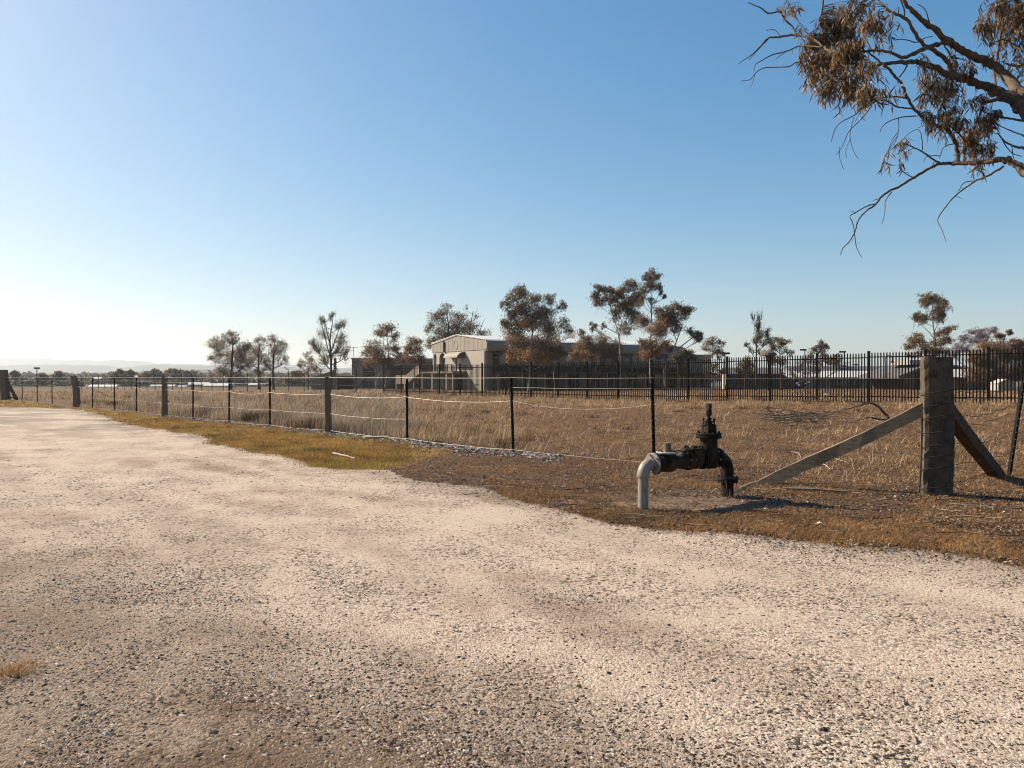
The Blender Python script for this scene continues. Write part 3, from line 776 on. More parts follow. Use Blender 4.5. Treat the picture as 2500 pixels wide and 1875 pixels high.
# wires, post to post, each with its own sag
line_pts.append((PX - .15, 'c', cpost)); line_pts.sort(key=lambda a_: a_[0])
for wi, (hz_, sag, r_, breaks) in enumerate(((1.44, .006, .0036, 0), (1.27, .014, .0029, 1), (1.01, .070, .0036, 0), (.50, .03, .0024, 1), (.06, .02, .0028, 0))):
    mb = MB()
    for (xa, ka, pa), (xb, kb, pb) in zip(line_pts[:-1], line_pts[1:]):
        if (breaks and random.random() < .25) or (wi == 3 and pb[0] > 1.5):
            if mb.n: mb.build('wire', M['wire'], wf)
            mb = MB(); continue
        s_ = sag * random.uniform(.4, 1.5) * min(1, np.linalg.norm(pb - pa) / 3)
        if wi == 2 and pa[0] > -1: s_ = .12
        n = 10; pts = []
        off = np.array([-.5, -.5, 0]) * .05
        for i in range(n + 1):
            f = i / n; q = pa * (1 - f) + pb * f
            z = (q[2] + hz_) if wi else (H - .012) * 1.0
            pts.append([q[0] + off[0], q[1] + off[1], z - s_ * 4 * f * (1 - f) + (random.uniform(-.004, .004) if wi else 0)])
        near = pa[0] > 1.5
        mb.tube(pts, r_ * (.55 if near else 1) * (1 + .006 * max(0, pa[1] - 20)), 5, False)
    if mb.n: mb.build('wire', M['wire'], wf)
mb = MB()
for z0, z1, sg in ((1.03, 1.04, .10), (.80, .92, .04), (.66, .60, .06), (1.28, 1.27, .02), (.40, .34, .05), (1.22, 1.16, .03), (.12, .22, .05)):
    for (A_, B2) in ((cpost, rp), (rp, rp2)):
        pts = []
        for i in range(15):
            f = i / 14; q = A_ * (1 - f) + B2 * f
            pts.append([q[0] - .03, q[1] - .06, q[2] + z0 * (1 - f) + z1 * f - sg * 4 * f * (1 - f) + .012 * math.sin(i * 2.1 + z0 * 9)])
        mb.tube(pts, .0042, 5, False)
    z0, z1 = z1, z0
mb.build('wire', M['wire_dark'], wf, label='dark twisted wires right of the corner post')

# --- palisade fence
Y0P = 63.7
def pal(t):
    x = -11.05 + 1.766 * t; y = Y0P - 1.752 * t
    return np.array([x, y, float(gz(x, y))])
pf = empty('palisade_fence', pal(0), 'tall black steel palisade fence with pointed pales in front of the buildings', 'fence')
dirp = (pal(1) - pal(0)) * [1, 1, 0]; L_ = np.linalg.norm(dirp); dirp /= L_; nrm = np.array([dirp[1], -dirp[0], 0])
base_panel = None
for t in range(0, 22):
    p = pal(t); mb = MB()
    mb.beam(p + [0, 0, -.1], p + [0, 0, 2.48], .11, .10, up=(.7, .7, 0)); mb.build('post', M['black_metal'], pf)
    if t == 21: break
    q = pal(t + 1)
    if base_panel is None:
        mb = MB(); npl = 17
        for k in range(npl):
            c = p + dirp * (.10 + (L_ - .2) * (k + .5) / npl) - nrm * -.06; w_ = .029
            zb, zt = .05, 2.42
            V = []
            for s_ in (-1, 1):
                for dx, z in ((-w_, zb), (w_, zb), (w_, zt - .07), (0, zt), (-w_, zt - .07)):
                    V.append(c + dirp * dx + nrm * s_ * .006 + [0, 0, z])
            mb.add(V, [[0,1,2,4],[9,7,6,5],[0,5,6,1],[1,6,7,2],[2,7,8,3],[3,8,9,4],[4,9,5,0]], [[2,3,4],[9,8,7]])
        for z in (.28, 2.18):
            mb.beam(p + dirp * .05 + [0, 0, z], q * [1, 1, 0] + [0, 0, p[2] + z] - dirp * .05, .045, .05)
        base_panel = mb.build('fence_panel', M['black_metal'], pf)
    else:
        c = base_panel.copy(); COL.objects.link(c); c.parent = pf
        o_ = p - pal(0); c.location = (o_[0], o_[1], o_[2] * .5 + (q - pal(0))[2] * .5)

# --- mesh security fence with cranked barbed wire arms
sd0 = pal(0); back = np.array([-.7089, .7053, 0])
sf = empty('security_fence', sd0 + back * 2, 'thin security fence with cranked barbed wire arms running left from the palisade', 'fence')
def sfp(s):
    q = sd0 + back * s; q[2] = float(gz(q[0], q[1])); return q
ss_ = [2.2, 4.2] + [7.27 + 3.08 * k for k in range(30)]
for k, s in enumerate(ss_):
    p = sfp(s); mb = MB(); r_ = .032 + .00022 * s
    tilt = np.array([-.45, 0, .42])
    if k == 0: pts = [p + [0, 0, -.1], p + [0, 0, 1.9]]
    else: pts = [p + [0, 0, -.1], p + [0, 0, 2.15], p + [0, 0, 2.2] + tilt * .2, p + [0, 0, 2.15] + tilt]
    mb.tube(pts, r_, 6); mb.build('post', M['wire_dark'] if k % 3 else M['timber'], sf)
mb = MB(); p = sfp(2.2); mb.tube([p + [0, 0, 1.7], p + [-1.25, -.6, .05]], .04, 6); mb.build('brace', M['black_metal'], sf)
for kk, (zz, ox) in enumerate(((2.15, 0), (2.3, -.2), (2.5, -.4), (1.4, 0), (.1, 0), (.75, 0))):
    mb = MB(); mb.tube([sfp(s) + [ox, 0, zz] for s in ss_[1:]], .006 if zz > 2 else .009, 4, False); mb.build('wire', M['wire_dark'], sf)

# ================================================================== TREES
LEAFC = {'brown': ((.11, .060, .026), (.34, .205, .10)), 'olive': ((.10, .068, .030), (.27, .19, .095)), 'dark': ((.06, .038, .018), (.23, .145, .07)),
         'rust': ((.16, .075, .024), (.34, .18, .075)), 'mauve': ((.15, .10, .125), (.30, .22, .265)), 'green': ((.06, .046, .022), (.12, .092, .044))}
def leaves(C, size, asp, cols, hang=.6):
    """diamond leaves round centres C"""
    n = len(C)
    ax = rng.normal(size=(n, 3)); ax[:, 2] = -np.abs(ax[:, 2]) - hang * 1.2; ax /= np.linalg.norm(ax, axis=1)[:, None]
    nr = rng.normal(size=(n, 3)); sd = np.cross(ax, nr); sd /= np.linalg.norm(sd, axis=1)[:, None]
    L_ = size * rng.uniform(.55, 1.15, n)
    glint = rng.random(n) < .13; cols = cols.copy(); cols[glint] = cols[glint] * .8 + np.array([.24, .175, .115])  # some leaves paled to paint in sunlit glints
    V = np.stack([C - ax * L_[:, None] * .5, C + sd * (L_ * asp * .5)[:, None], C + ax * L_[:, None] * .5, C - sd * (L_ * asp * .5)[:, None]], 1).reshape(-1, 3)
    b = np.arange(n)[:, None] * 4
    return V, b + np.array([0, 1, 2, 3]), None, np.repeat(cols, 4, 0)

def tree(name, u, vb, Y, clumps, label, cat='tree', col='brown', bark='bark_pale', trunk=None, r0=.16, dens=1.0, leaf=.24, group=None, bare=0, lo=.25, spread=.8, sub=None, extra=()):
    """clumps: (u, v, ru, rv) in photo pixels; limbs grow from the trunk to each clump"""
    sc = Y / F
    base = P(u, vb, Y); base[2] = min(base[2], float(gz(base[0], Y)) + .02) if not isinstance(vb, tuple) else base[2]
    base[2] = float(gz(base[0], Y))
    root = empty(name, base, label, cat, group)
    tp = [base - [0, 0, .1]]
    if trunk:
        for (uu, vv) in trunk: tp.append(P(uu, vv, Y) + [0, random.uniform(-.2, .2), 0])
    else:
        cu = sum(c[0] for c in clumps) / len(clumps); top = min(clumps, key=lambda c: c[1])
        tp.append(P(u + (cu - u) * .3, vb + (top[1] - vb) * .35, Y)); tp.append(P(top[0] * .6 + cu * .4, top[1] + top[3] * .6, Y))
    tpts = spline(tp, 6); m = len(tpts)
    tr = r0 * (1 - .78 * np.linspace(0, 1, m) ** .8)
    wood = MB(); wood.tube(tpts, tr, 7)
    nodes = [(tpts[i], tr[i]) for i in range(int(m * lo), m)]
    crown = MB(); lc1, lc2 = LEAFC[col]
    order = sorted(clumps, key=lambda c: c[1] + abs(c[0] - u) * .3, reverse=True)
    for cl in order:
        cu, cv, ru, rv = cl[:4]; dm = cl[4] if len(cl) > 4 else 1.0
        cc = (LEAFC[cl[5]] if len(cl) > 5 else (lc1, lc2))
        c = P(cu, cv, Y) + [0, random.uniform(-1, 1) * ru * sc * spread * 1.2, 0]
        R_ = np.array([ru * sc, ru * sc * spread, rv * sc])
        tgt = c - [0, 0, R_[2] * .35]
        best = None
        for p, r_ in nodes:
            dz = tgt[2] - p[2]; h = math.hypot(tgt[0] - p[0], tgt[1] - p[1])
            cost = math.hypot(h, dz) + (3 * max(0, .5 * h - dz))
            if best is None or cost < best[0]: best = (cost, p, r_)
        p, r_ = best[1], best[2] * .62; d = tgt - p; L_ = np.linalg.norm(d)
        mid = p + d * .5 + np.array([random.uniform(-.12, .12), random.uniform(-.12, .12), -.04]) * L_
        lp = spline([p, mid, tgt], 5); k = len(lp); rr = r_ * (1 - .6 * np.linspace(0, 1, k)); wood.tube(lp, rr, 5, False)
        nodes += [(lp[i], rr[i]) for i in range(2, k)]
        ns = sub if sub else int(np.clip(4 + ru * rv * .026, 5, 20))
        for _ in range(ns):
            w3 = rng.normal(size=3); w3 /= np.linalg.norm(w3); sp = c + w3 * R_ * random.uniform(.35, .95)
            st = lp[random.randrange(k // 2, k)]
            mp = (st + sp) / 2 + rng.normal(size=3) * .06 * R_[0] + [0, 0, -.08 * R_[2]]
            tw = spline([st, mp, sp], 4); wood.tube(tw, max(rr[-1] * .5, .010) * np.linspace(1, .45, len(tw)), 4, False)
            # fine twigs
            for _k in range(3 + bare * 4):
                e = sp + rng.normal(size=3) * R_ * (.28 if not bare else .42) + [0, 0, (.25 if bare else 0) * R_[2]]
                wood.tube([tw[random.randrange(1, len(tw))], (tw[-1] + e) / 2 + rng.normal(size=3) * .03, e], [.014, .011, .007], 3, False)
            nl = int(dens * dm * 19 * (1 + ru * rv / ns * .11))
            if nl:
                Cn = sp + rng.normal(size=(nl, 3)) * R_ * (.22 + .13 * random.random()) * [1, 1, .9]
                tone = random.uniform(.65, 1.3)
                crown.add(*leaves(Cn, leaf, .42, hue(cc[0], cc[1], nl, .25) * tone))
    for pl in extra:
        pts = spline([P(a_, b_, Y) for a_, b_ in pl[1]], 5); wood.tube(pts, pl[0] * np.linspace(1, .4, len(pts)), 5, False)
    wood.build('trunk', M[bark], root, smooth=True)
    if crown.v: crown.build('crown', M['leaf'], root)
    return root
tree('tree', 564, 944, 120, [(570,828,22,20),(535,845,26,22),(600,862,28,24),(560,872,36,28),(525,872,22,16),(590,895,26,16),(545,905,24,16),(605,845,14,14),(562,812,10,10)],
     'round crowned sparse gum tree, leftmost of the trees standing against the sky', col='olive', bark='bark_dark', trunk=[(566,905),(568,850),(568,822)], r0=.26, dens=1.0, leaf=.26)
tree('tree', 632, 944, 122, [(633,835,18,16),(625,860,22,22),(640,878,22,20),(615,885,16,16),(640,905,18,10)],
     'narrow brownish gum tree with a straight dark trunk, second against the sky from the left', col='olive', bark='bark_dark', trunk=[(632,890),(633,840)], r0=.24, dens=.9, leaf=.25)
tree('tree', 668, 944, 121, [(670,826,20,14),(660,850,20,18),(688,850,20,20),(672,876,24,20),(698,878,10,12),(655,895,14,12),(690,838,14,10)],
     'airy gum tree whose crown touches the narrow brownish gum on its left', col='olive', bark='bark_dark', trunk=[(667,900),(670,850),(672,828)], r0=.22, dens=.6, leaf=.25)
tree('tree', 808, 945, 116, [(785,785,14,14),(812,775,12,12),(832,790,16,20),(798,815,22,18,.5),(835,830,20,20,.8),(775,850,18,22,1.1),(815,855,26,24,.8),(845,865,14,22,1),(790,880,22,18),(765,835,10,14)],
     'tall half bare gum tree with fine branches fanning out above the sloping white stair wall', col='olive', bark='bark_dark', trunk=[(808,880),(806,830),(812,780)], r0=.24, dens=.55, leaf=.24, bare=1,
     extra=[(.10, [(808,880),(795,830),(782,780)]), (.09, [(808,860),(822,820),(836,780)]), (.08, [(806,840),(796,800),(790,772)]), (.07, [(808,870),(835,845),(852,830)])])
tree('bushy_tree', 752, 945, 112, [(750,872,14,14),(738,888,14,12),(760,890,18,16),(748,905,18,10),(775,905,14,10)],
     'low brown bushy tree just left of the sloping white stair wall', col='brown', bark='bark_dark', r0=.12, dens=.8, leaf=.22)
tree('tree', 938, 956, 84, [(945,806,24,18),(925,815,16,12),(965,820,14,14),(915,845,26,16,.8),(950,845,20,14,.5),(900,860,24,18),(930,868,26,20,1,'brown'),(970,858,18,16),(905,885,20,12,1,'brown'),(948,885,18,14,.8,'brown'),(985,880,10,8,.4)],
     'gum tree with leaning white trunks in front of the left grey wing', col='olive', bark='bark_pale', trunk=[(948,900),(948,850),(944,812)], r0=.12, dens=.85, leaf=.22,
     extra=[(.07, [(917,958),(925,915),(950,895),(985,878)]), (.05, [(917,950),(918,910),(912,890)])])
tree('tree', 1010, 950, 90, [(1008,835,18,14),(998,852,18,14),(1018,856,16,16),(1010,875,24,14),(1025,885,12,12),(985,868,12,10)],
     'small rusty leaved gum tree between the leaning white trunk gum and the arched building end', col='brown', bark='bark_pale', trunk=[(1012,900),(1010,850)], r0=.11, dens=1.2, leaf=.22)
tree('tree', 1090, 950, 138, [(1092,760,22,16),(1068,775,22,18),(1098,790,26,20),(1075,810,26,18),(1062,830,20,14),(1050,800,14,16),(1050,835,14,16),(1095,820,20,20)],
     'tall gum tree with an open crown rising behind the left slope of the gable', col='dark', bark='bark_dark', trunk=[(1092,860),(1095,800),(1090,765)], r0=.25, dens=.95, leaf=.3)
tree('tree', 1140, 950, 140, [(1128,775,18,16),(1130,795,26,18,1,'brown'),(1150,800,18,18),(1118,815,22,16,1,'brown'),(1148,825,26,12,1.2,'brown'),(1180,818,20,14),(1165,770,12,14,.15),(1135,750,10,10,.15),(1190,828,12,8)],
     'brown topped gum tree with bare upper twigs rising behind the gable roof ridge', col='dark', bark='bark_dark', trunk=[(1142,850),(1148,800),(1155,760)], r0=.25, dens=1.05, leaf=.3, bare=0,
     extra=[(.06, [(1152,820),(1158,780),(1166,752)]), (.06, [(1165,820),(1178,790),(1186,775)])])
tree('leafy_tree', 1291, 952, 88, [(1270,705,16,14),(1262,725,22,18),(1240,735,14,14,.8),(1300,725,24,18,.9),(1345,730,18,14),(1285,755,30,24,1.2),(1250,765,18,22),(1330,760,30,24),(1370,745,12,14,.8),(1300,790,40,26,1.3,'brown'),(1258,800,30,26,1.2,'brown'),
      (1345,800,30,26),(1378,790,18,18,.6),(1390,805,12,12,.6),(1275,835,38,26,1.3,'brown'),(1325,840,32,26,1.2,'brown'),(1262,872,30,18,1.2,'rust'),(1310,872,38,20,1.1,'rust'),(1352,862,24,22,1.1),(1245,870,12,16,1,'rust'),(1225,745,6,8,.7),(1235,790,12,14)],
     'broad rusty gum tree, the fullest crown, hiding the middle of the two storey building', col='dark', bark='bark_pale', trunk=[(1294,880),(1300,800),(1285,720)], r0=.17, dens=1.05, leaf=.23,
     extra=[(.05, [(1230,750),(1245,765),(1265,790),(1290,820)])])
tree('tree', 1355, 950, 92, [(1368,830,16,14,.7),(1395,815,14,12,.5),(1358,860,18,16,1),(1340,880,14,12),(1380,850,12,12,.5)],
     'thin pale trunked gum sapling half hidden by the broad rusty gum', col='brown', bark='bark_pale', trunk=[(1352,915),(1356,870),(1370,830)], r0=.09, dens=.8, leaf=.2)
tree('tree', 1512, 952, 84, [(1465,705,16,12),(1490,708,18,14),(1470,730,24,18),(1500,730,22,16),(1540,700,22,16),(1520,715,20,16),(1530,745,30,24,1.3),(1550,728,20,20,1.1),(1458,722,12,14),(1500,770,20,16,.8),(1545,775,26,20,.8),(1525,800,24,18,.6),(1475,795,10,10,.4),(1445,800,10,12,.8)],
     'gum tree with flat layered foliage standing left of the tallest slender gum', col='dark', bark='bark_pale', trunk=[(1514,870),(1510,820),(1500,780),(1488,740)], r0=.14, dens=1.05, leaf=.23,
     extra=[(.06, [(1510,820),(1525,790),(1540,750),(1548,720)]), (.05, [(1508,815),(1480,800),(1455,795),(1450,802)]), (.02, [(1482,760),(1465,752),(1450,770)])])
tree('bush', 1440, 950, 96, [(1415,850,22,16),(1440,835,24,16,1.1),(1470,828,18,16),(1405,870,18,14),(1445,865,28,18,1.1),(1480,860,24,20),(1500,850,20,22),(1425,815,12,12,.8),(1500,880,20,14)],
     'wide rusty bush between the broad gum and the flat layered gum', 'bush', col='brown', bark='bark_dark', r0=.10, dens=1.3, leaf=.22)
tree('tree', 1590, 945, 82, [(1592,660,14,12,.7),(1578,680,14,14),(1605,675,14,14),(1592,700,18,16,.9),(1615,705,12,14),(1572,712,14,14),(1622,722,6,8),(1590,735,16,12,.5),(1565,735,12,14,.8),(1590,690,14,14,.7)],
     'tallest and slenderest gum tree, its long pale trunk rising to a small high crown', col='dark', bark='bark_pale', trunk=[(1588,880),(1590,800),(1592,730),(1592,670)], r0=.14, dens=.8, leaf=.22, lo=.5,
     extra=[(.04, [(1590,760),(1577,735),(1565,715)]), (.04, [(1592,745),(1606,725),(1616,705)])])
tree('tree', 1625, 952, 80, [(1625,760,30,16,1),(1655,752,22,12,1),(1670,765,20,16,1.1),(1680,758,16,12),(1645,780,26,20,1.2,'brown'),(1620,790,24,20,1.3,'brown'),(1600,805,26,20,1.2,'brown'),(1650,805,20,14,.6),(1690,812,16,14,.8),(1708,818,12,12,.9),(1700,830,14,10,.6),(1610,840,26,20,1,'rust'),(1585,865,24,16,1,'rust'),(1640,850,16,12,.5),(1580,835,20,18,.9,'brown'),(1570,785,18,18,1,'brown')],
     'wide crowned gum tree with a white leaning trunk at the right end of the building', col='dark', bark='bark_pale', trunk=[(1624,895),(1640,865),(1652,830),(1668,790)], r0=.15, dens=1.05, leaf=.22, lo=.35,
     extra=[(.08, [(1645,862),(1670,840),(1695,822),(1712,812)]), (.06, [(1652,832),(1640,800),(1630,770)])])
tree('bush', 1672, 948, 110, [(1665,868,22,14),(1680,858,16,10),(1650,875,16,12),(1690,872,12,8)], 'dark rounded bush above the flat roofed end block', 'bush', col='green', bark='bark_dark', r0=.12, dens=1.4, leaf=.28)
tree('tree', 1742, 950, 88, [(1735,832,16,12),(1758,838,12,12),(1722,848,16,12),(1745,855,20,16,.9),(1728,875,14,12,.7),(1758,868,12,14),(1740,895,24,14,1.1),(1765,905,12,10),(1730,910,14,12)],
     'small round gum tree just right of the flat roofed end block', col='olive', bark='bark_pale', trunk=[(1742,905),(1740,870),(1738,838)], r0=.10, dens=.8, leaf=.2)
tree('tree', 1845, 948, 90, [(1848,800,10,14,.9),(1855,820,12,14,.9),(1868,815,12,14,1),(1862,838,14,12,.7),(1842,835,10,12,.6),(1822,842,7,7,1),(1832,858,6,12,.6),(1855,775,10,18,.06),(1848,800,10,20,.3),(1875,832,10,16,.8),(1860,862,14,14,.4),(1840,775,6,18,.05)],
     'tall spindly almost bare tree with upright twigs, right of the two storey building', col='olive', bark='bark_dark', trunk=[(1845,900),(1847,840),(1853,790),(1855,760)], r0=.13, dens=.75, leaf=.2, bare=1, lo=.4,
     extra=[(.03, [(1850,850),(1843,810),(1840,780),(1837,770)]), (.03, [(1850,850),(1862,815),(1866,780)]), (.03, [(1845,880),(1834,860),(1822,840)]), (.02, [(1852,800),(1848,770),(1856,752)])])
tree('tree', 1908, 948, 110, [(1900,832,16,10,1),(1918,836,14,10,1),(1892,848,14,12),(1912,855,16,14,.6),(1925,862,10,10,.7),(1888,865,12,12,.8),(1905,880,18,14,.8),(1885,880,12,12)],
     'dark domed gum tree directly behind the spindly bare tree', col='dark', bark='bark_dark', r0=.15, dens=1.0, leaf=.26)
tree('bush', 1818, 948, 120, [(1822,882,18,12,1,'brown'),(1810,895,16,14,1,'brown'),(1835,892,12,12),(1800,908,12,10),(1825,910,18,12,1,'brown')], 'brown bush in front of the grey shed left of the bare tree', 'bush', col='brown', bark='bark_dark', r0=.12, dens=1.3, leaf=.26)
tree('tree', 2005, 946, 165, [(2000,842,14,10),(2015,840,12,10),(1985,856,12,10),(2005,856,16,12,.7),(2022,845,7,8),(1975,868,10,10,.8),(2018,870,8,10)],
     'dark domed gum tree behind the left part of the long pale roofed building', col='dark', bark='bark_dark', r0=.22, dens=1.0, leaf=.4)
tree('tree', 2035, 946, 160, [(2035,876,16,10),(2020,880,12,8),(2045,882,10,8),(2030,888,18,6)], 'small dark tree poking above the long pale roof, right of the domed gum', col='dark', bark='bark_dark', r0=.2, dens=1.2, leaf=.4)
tree('jacaranda_tree', 1965, 946, 135, [(1965,880,20,14,.8),(1985,885,20,14,.9),(1950,895,18,14,.8),(1975,905,24,16,.8),(1940,910,14,14,.6),(1995,905,14,14,.7),(1960,925,24,12,.5),(2060,890,16,8,.4),(2045,898,14,8,.4)],
     'faint mauve jacaranda tree in front of the left end of the long pale roof', col='mauve', bark='bark_dark', r0=.16, dens=.9, leaf=.26)
tree('tree', 2280, 946, 84, [(2272,728,22,14,1.1),(2290,732,20,14),(2262,745,16,14),(2285,752,24,16,.9),(2302,738,14,14,.9),(2240,772,18,12,1.1),(2258,780,14,12,.9),(2228,775,10,10),(2282,775,22,14,1),(2300,770,10,14,.8),(2240,828,24,14,1,'brown'),(2222,845,16,14,1,'brown'),(2265,840,16,12,.9),
      (2308,815,18,14,1,'brown'),(2322,805,14,14),(2300,835,20,14,.9,'brown'),(2250,855,30,14,1),(2285,858,30,12,1),(2318,835,12,10,.8),(2235,868,20,8,.8)],
     'lone gum tree with stacked foliage clumps directly behind the thick corner post', col='olive', bark='bark_dark', trunk=[(2280,880),(2281,830),(2280,790),(2276,745)], r0=.13, dens=1.0, leaf=.22, lo=.4,
     extra=[(.05, [(2280,825),(2265,808),(2245,790)]), (.04, [(2281,810),(2290,790),(2298,770)])])
tree('jacaranda_tree', 2385, 946, 110, [(2370,810,20,10,.9),(2395,812,20,12,.9),(2355,825,16,10,.9),(2385,830,26,12),(2425,805,12,10,.9),(2415,825,18,10,.7),(2340,850,24,14,.8),(2370,850,22,12,.7),(2330,865,14,12,.7),(2450,840,20,14,1),(2475,850,18,12,1),(2440,855,20,12,.8),(2495,845,14,14)],
     'mauve flowering jacaranda tree at the right edge behind the palisade', col='mauve', bark='bark_dark', r0=.22, dens=1.1, leaf=.24)
tree('broad_tree', 2425, 946, 102, [(2405,850,30,18,1.2),(2380,880,24,22,1.1),(2420,875,30,24,1.2),(2455,870,30,22,1.2),(2490,870,24,26,1.2),(2400,910,34,20,1),(2445,905,34,22,1.1),(2490,910,24,24,1.1),(2445,820,12,10,1.2),(2463,812,7,8,1.2),(2480,838,20,12,1.2),(2520,860,24,30,1.1),(2375,915,22,16,.8)],
     'broad dark brown tree filling the right edge below the mauve blossom', col='brown', bark='bark_dark', r0=.28, dens=1.5, leaf=.27)
tree('tree', 2580, 946, 96, [(2560,850,34,26),(2600,860,34,30),(2575,890,40,26)], 'dark tree just outside the right edge', col='dark', bark='bark_dark', r0=.25, dens=1, leaf=.27)

# --- valley trees beyond the edge of the paddock
def scrub_pts(mb, u, vtop, Y, ru, rv, n, cols, leaf):
    c = P(u, vtop + rv, Y); sc = Y / F
    w3 = rng.normal(size=(n, 3)); w3 /= np.linalg.norm(w3, axis=1)[:, None]
    Cn = c + w3 * np.array([ru * sc, ru * sc * .8, rv * sc]) * (rng.random((n, 1)) ** .4)
    mb.add(*leaves(Cn, leaf, .6, hue(cols[0], cols[1], n, .25) * random.uniform(.7, 1.2)))
mb = MB()
for u in np.arange(-300, 900, 9):
    for (Y, vt, hh) in ((260, 930, 8), (330, 924, 8), (430, 919, 8), (600, 914, 7), (820, 911, 6)):
        if rng.random() < .15: continue
        if Y < 300 and 440 < u < 560: continue
        if Y < 400 and 205 < u < 290 and rng.random() < .7: continue
        uu = u + random.uniform(-8, 8); rr = random.uniform(10, 20)
        scrub_pts(mb, uu, vt + random.uniform(-4, 4), Y, rr, hh + random.uniform(0, 5), 90, LEAFC['dark' if rng.random() < .6 else 'green'], Y * .0045)
for u in np.arange(900, 2600, 12):
    for (Y, vt) in ((420, 915), (600, 912)):
        scrub_pts(mb, u, vt + random.uniform(-3, 3), Y, 16, 9, 60, LEAFC['dark'], Y * .0045)
tag(mb.build('distant_bushland', M['bush']), kind='stuff')
for (u, v, rx, ry, lab) in ((38, 903, 9, 8, 'small spreading tree beside the leaning left end post of the wire fence'), (100, 913, 14, 9, 'low dark tree behind the second black picket from the left'),
      (142, 905, 12, 8, 'distant dark tree left of the bent timber post'), (292, 902, 16, 10, 'domed tree above the fence wire behind the fifth black picket'),
      (316, 903, 12, 8, 'smaller domed tree touching the taller domed one on its left'), (375, 900, 24, 12, 'broad dark tree left of the square grey timber post'),
      (424, 897, 20, 12, 'highest dark tree in the valley, right of the square grey timber post'), (466, 900, 16, 11, 'round valley tree above the large white roof, left side'),
      (715, 916, 18, 10, 'dark bush in the gap right of the airy gum'), (725, 905, 12, 6, 'small low tree behind the dark bush in the gap'), (582, 908, 18, 14, 'dense dark bush at the foot of the round crowned gum')):
    Y = 240 if v > 900 else 300
    tree('valley_tree', u, 945, Y, [(u, v + ry * .7, rx * .6, ry * .6, 1), (u - rx * .5, v + ry * 1.2, rx * .6, ry * .7, 1), (u + rx * .5, v + ry * 1.3, rx * .6, ry * .7, 1), (u, v + ry * 2.2, rx, ry, 1)], lab, col='dark', bark='bark_dark', r0=.3, dens=2.2, leaf=Y * .0036, sub=6)

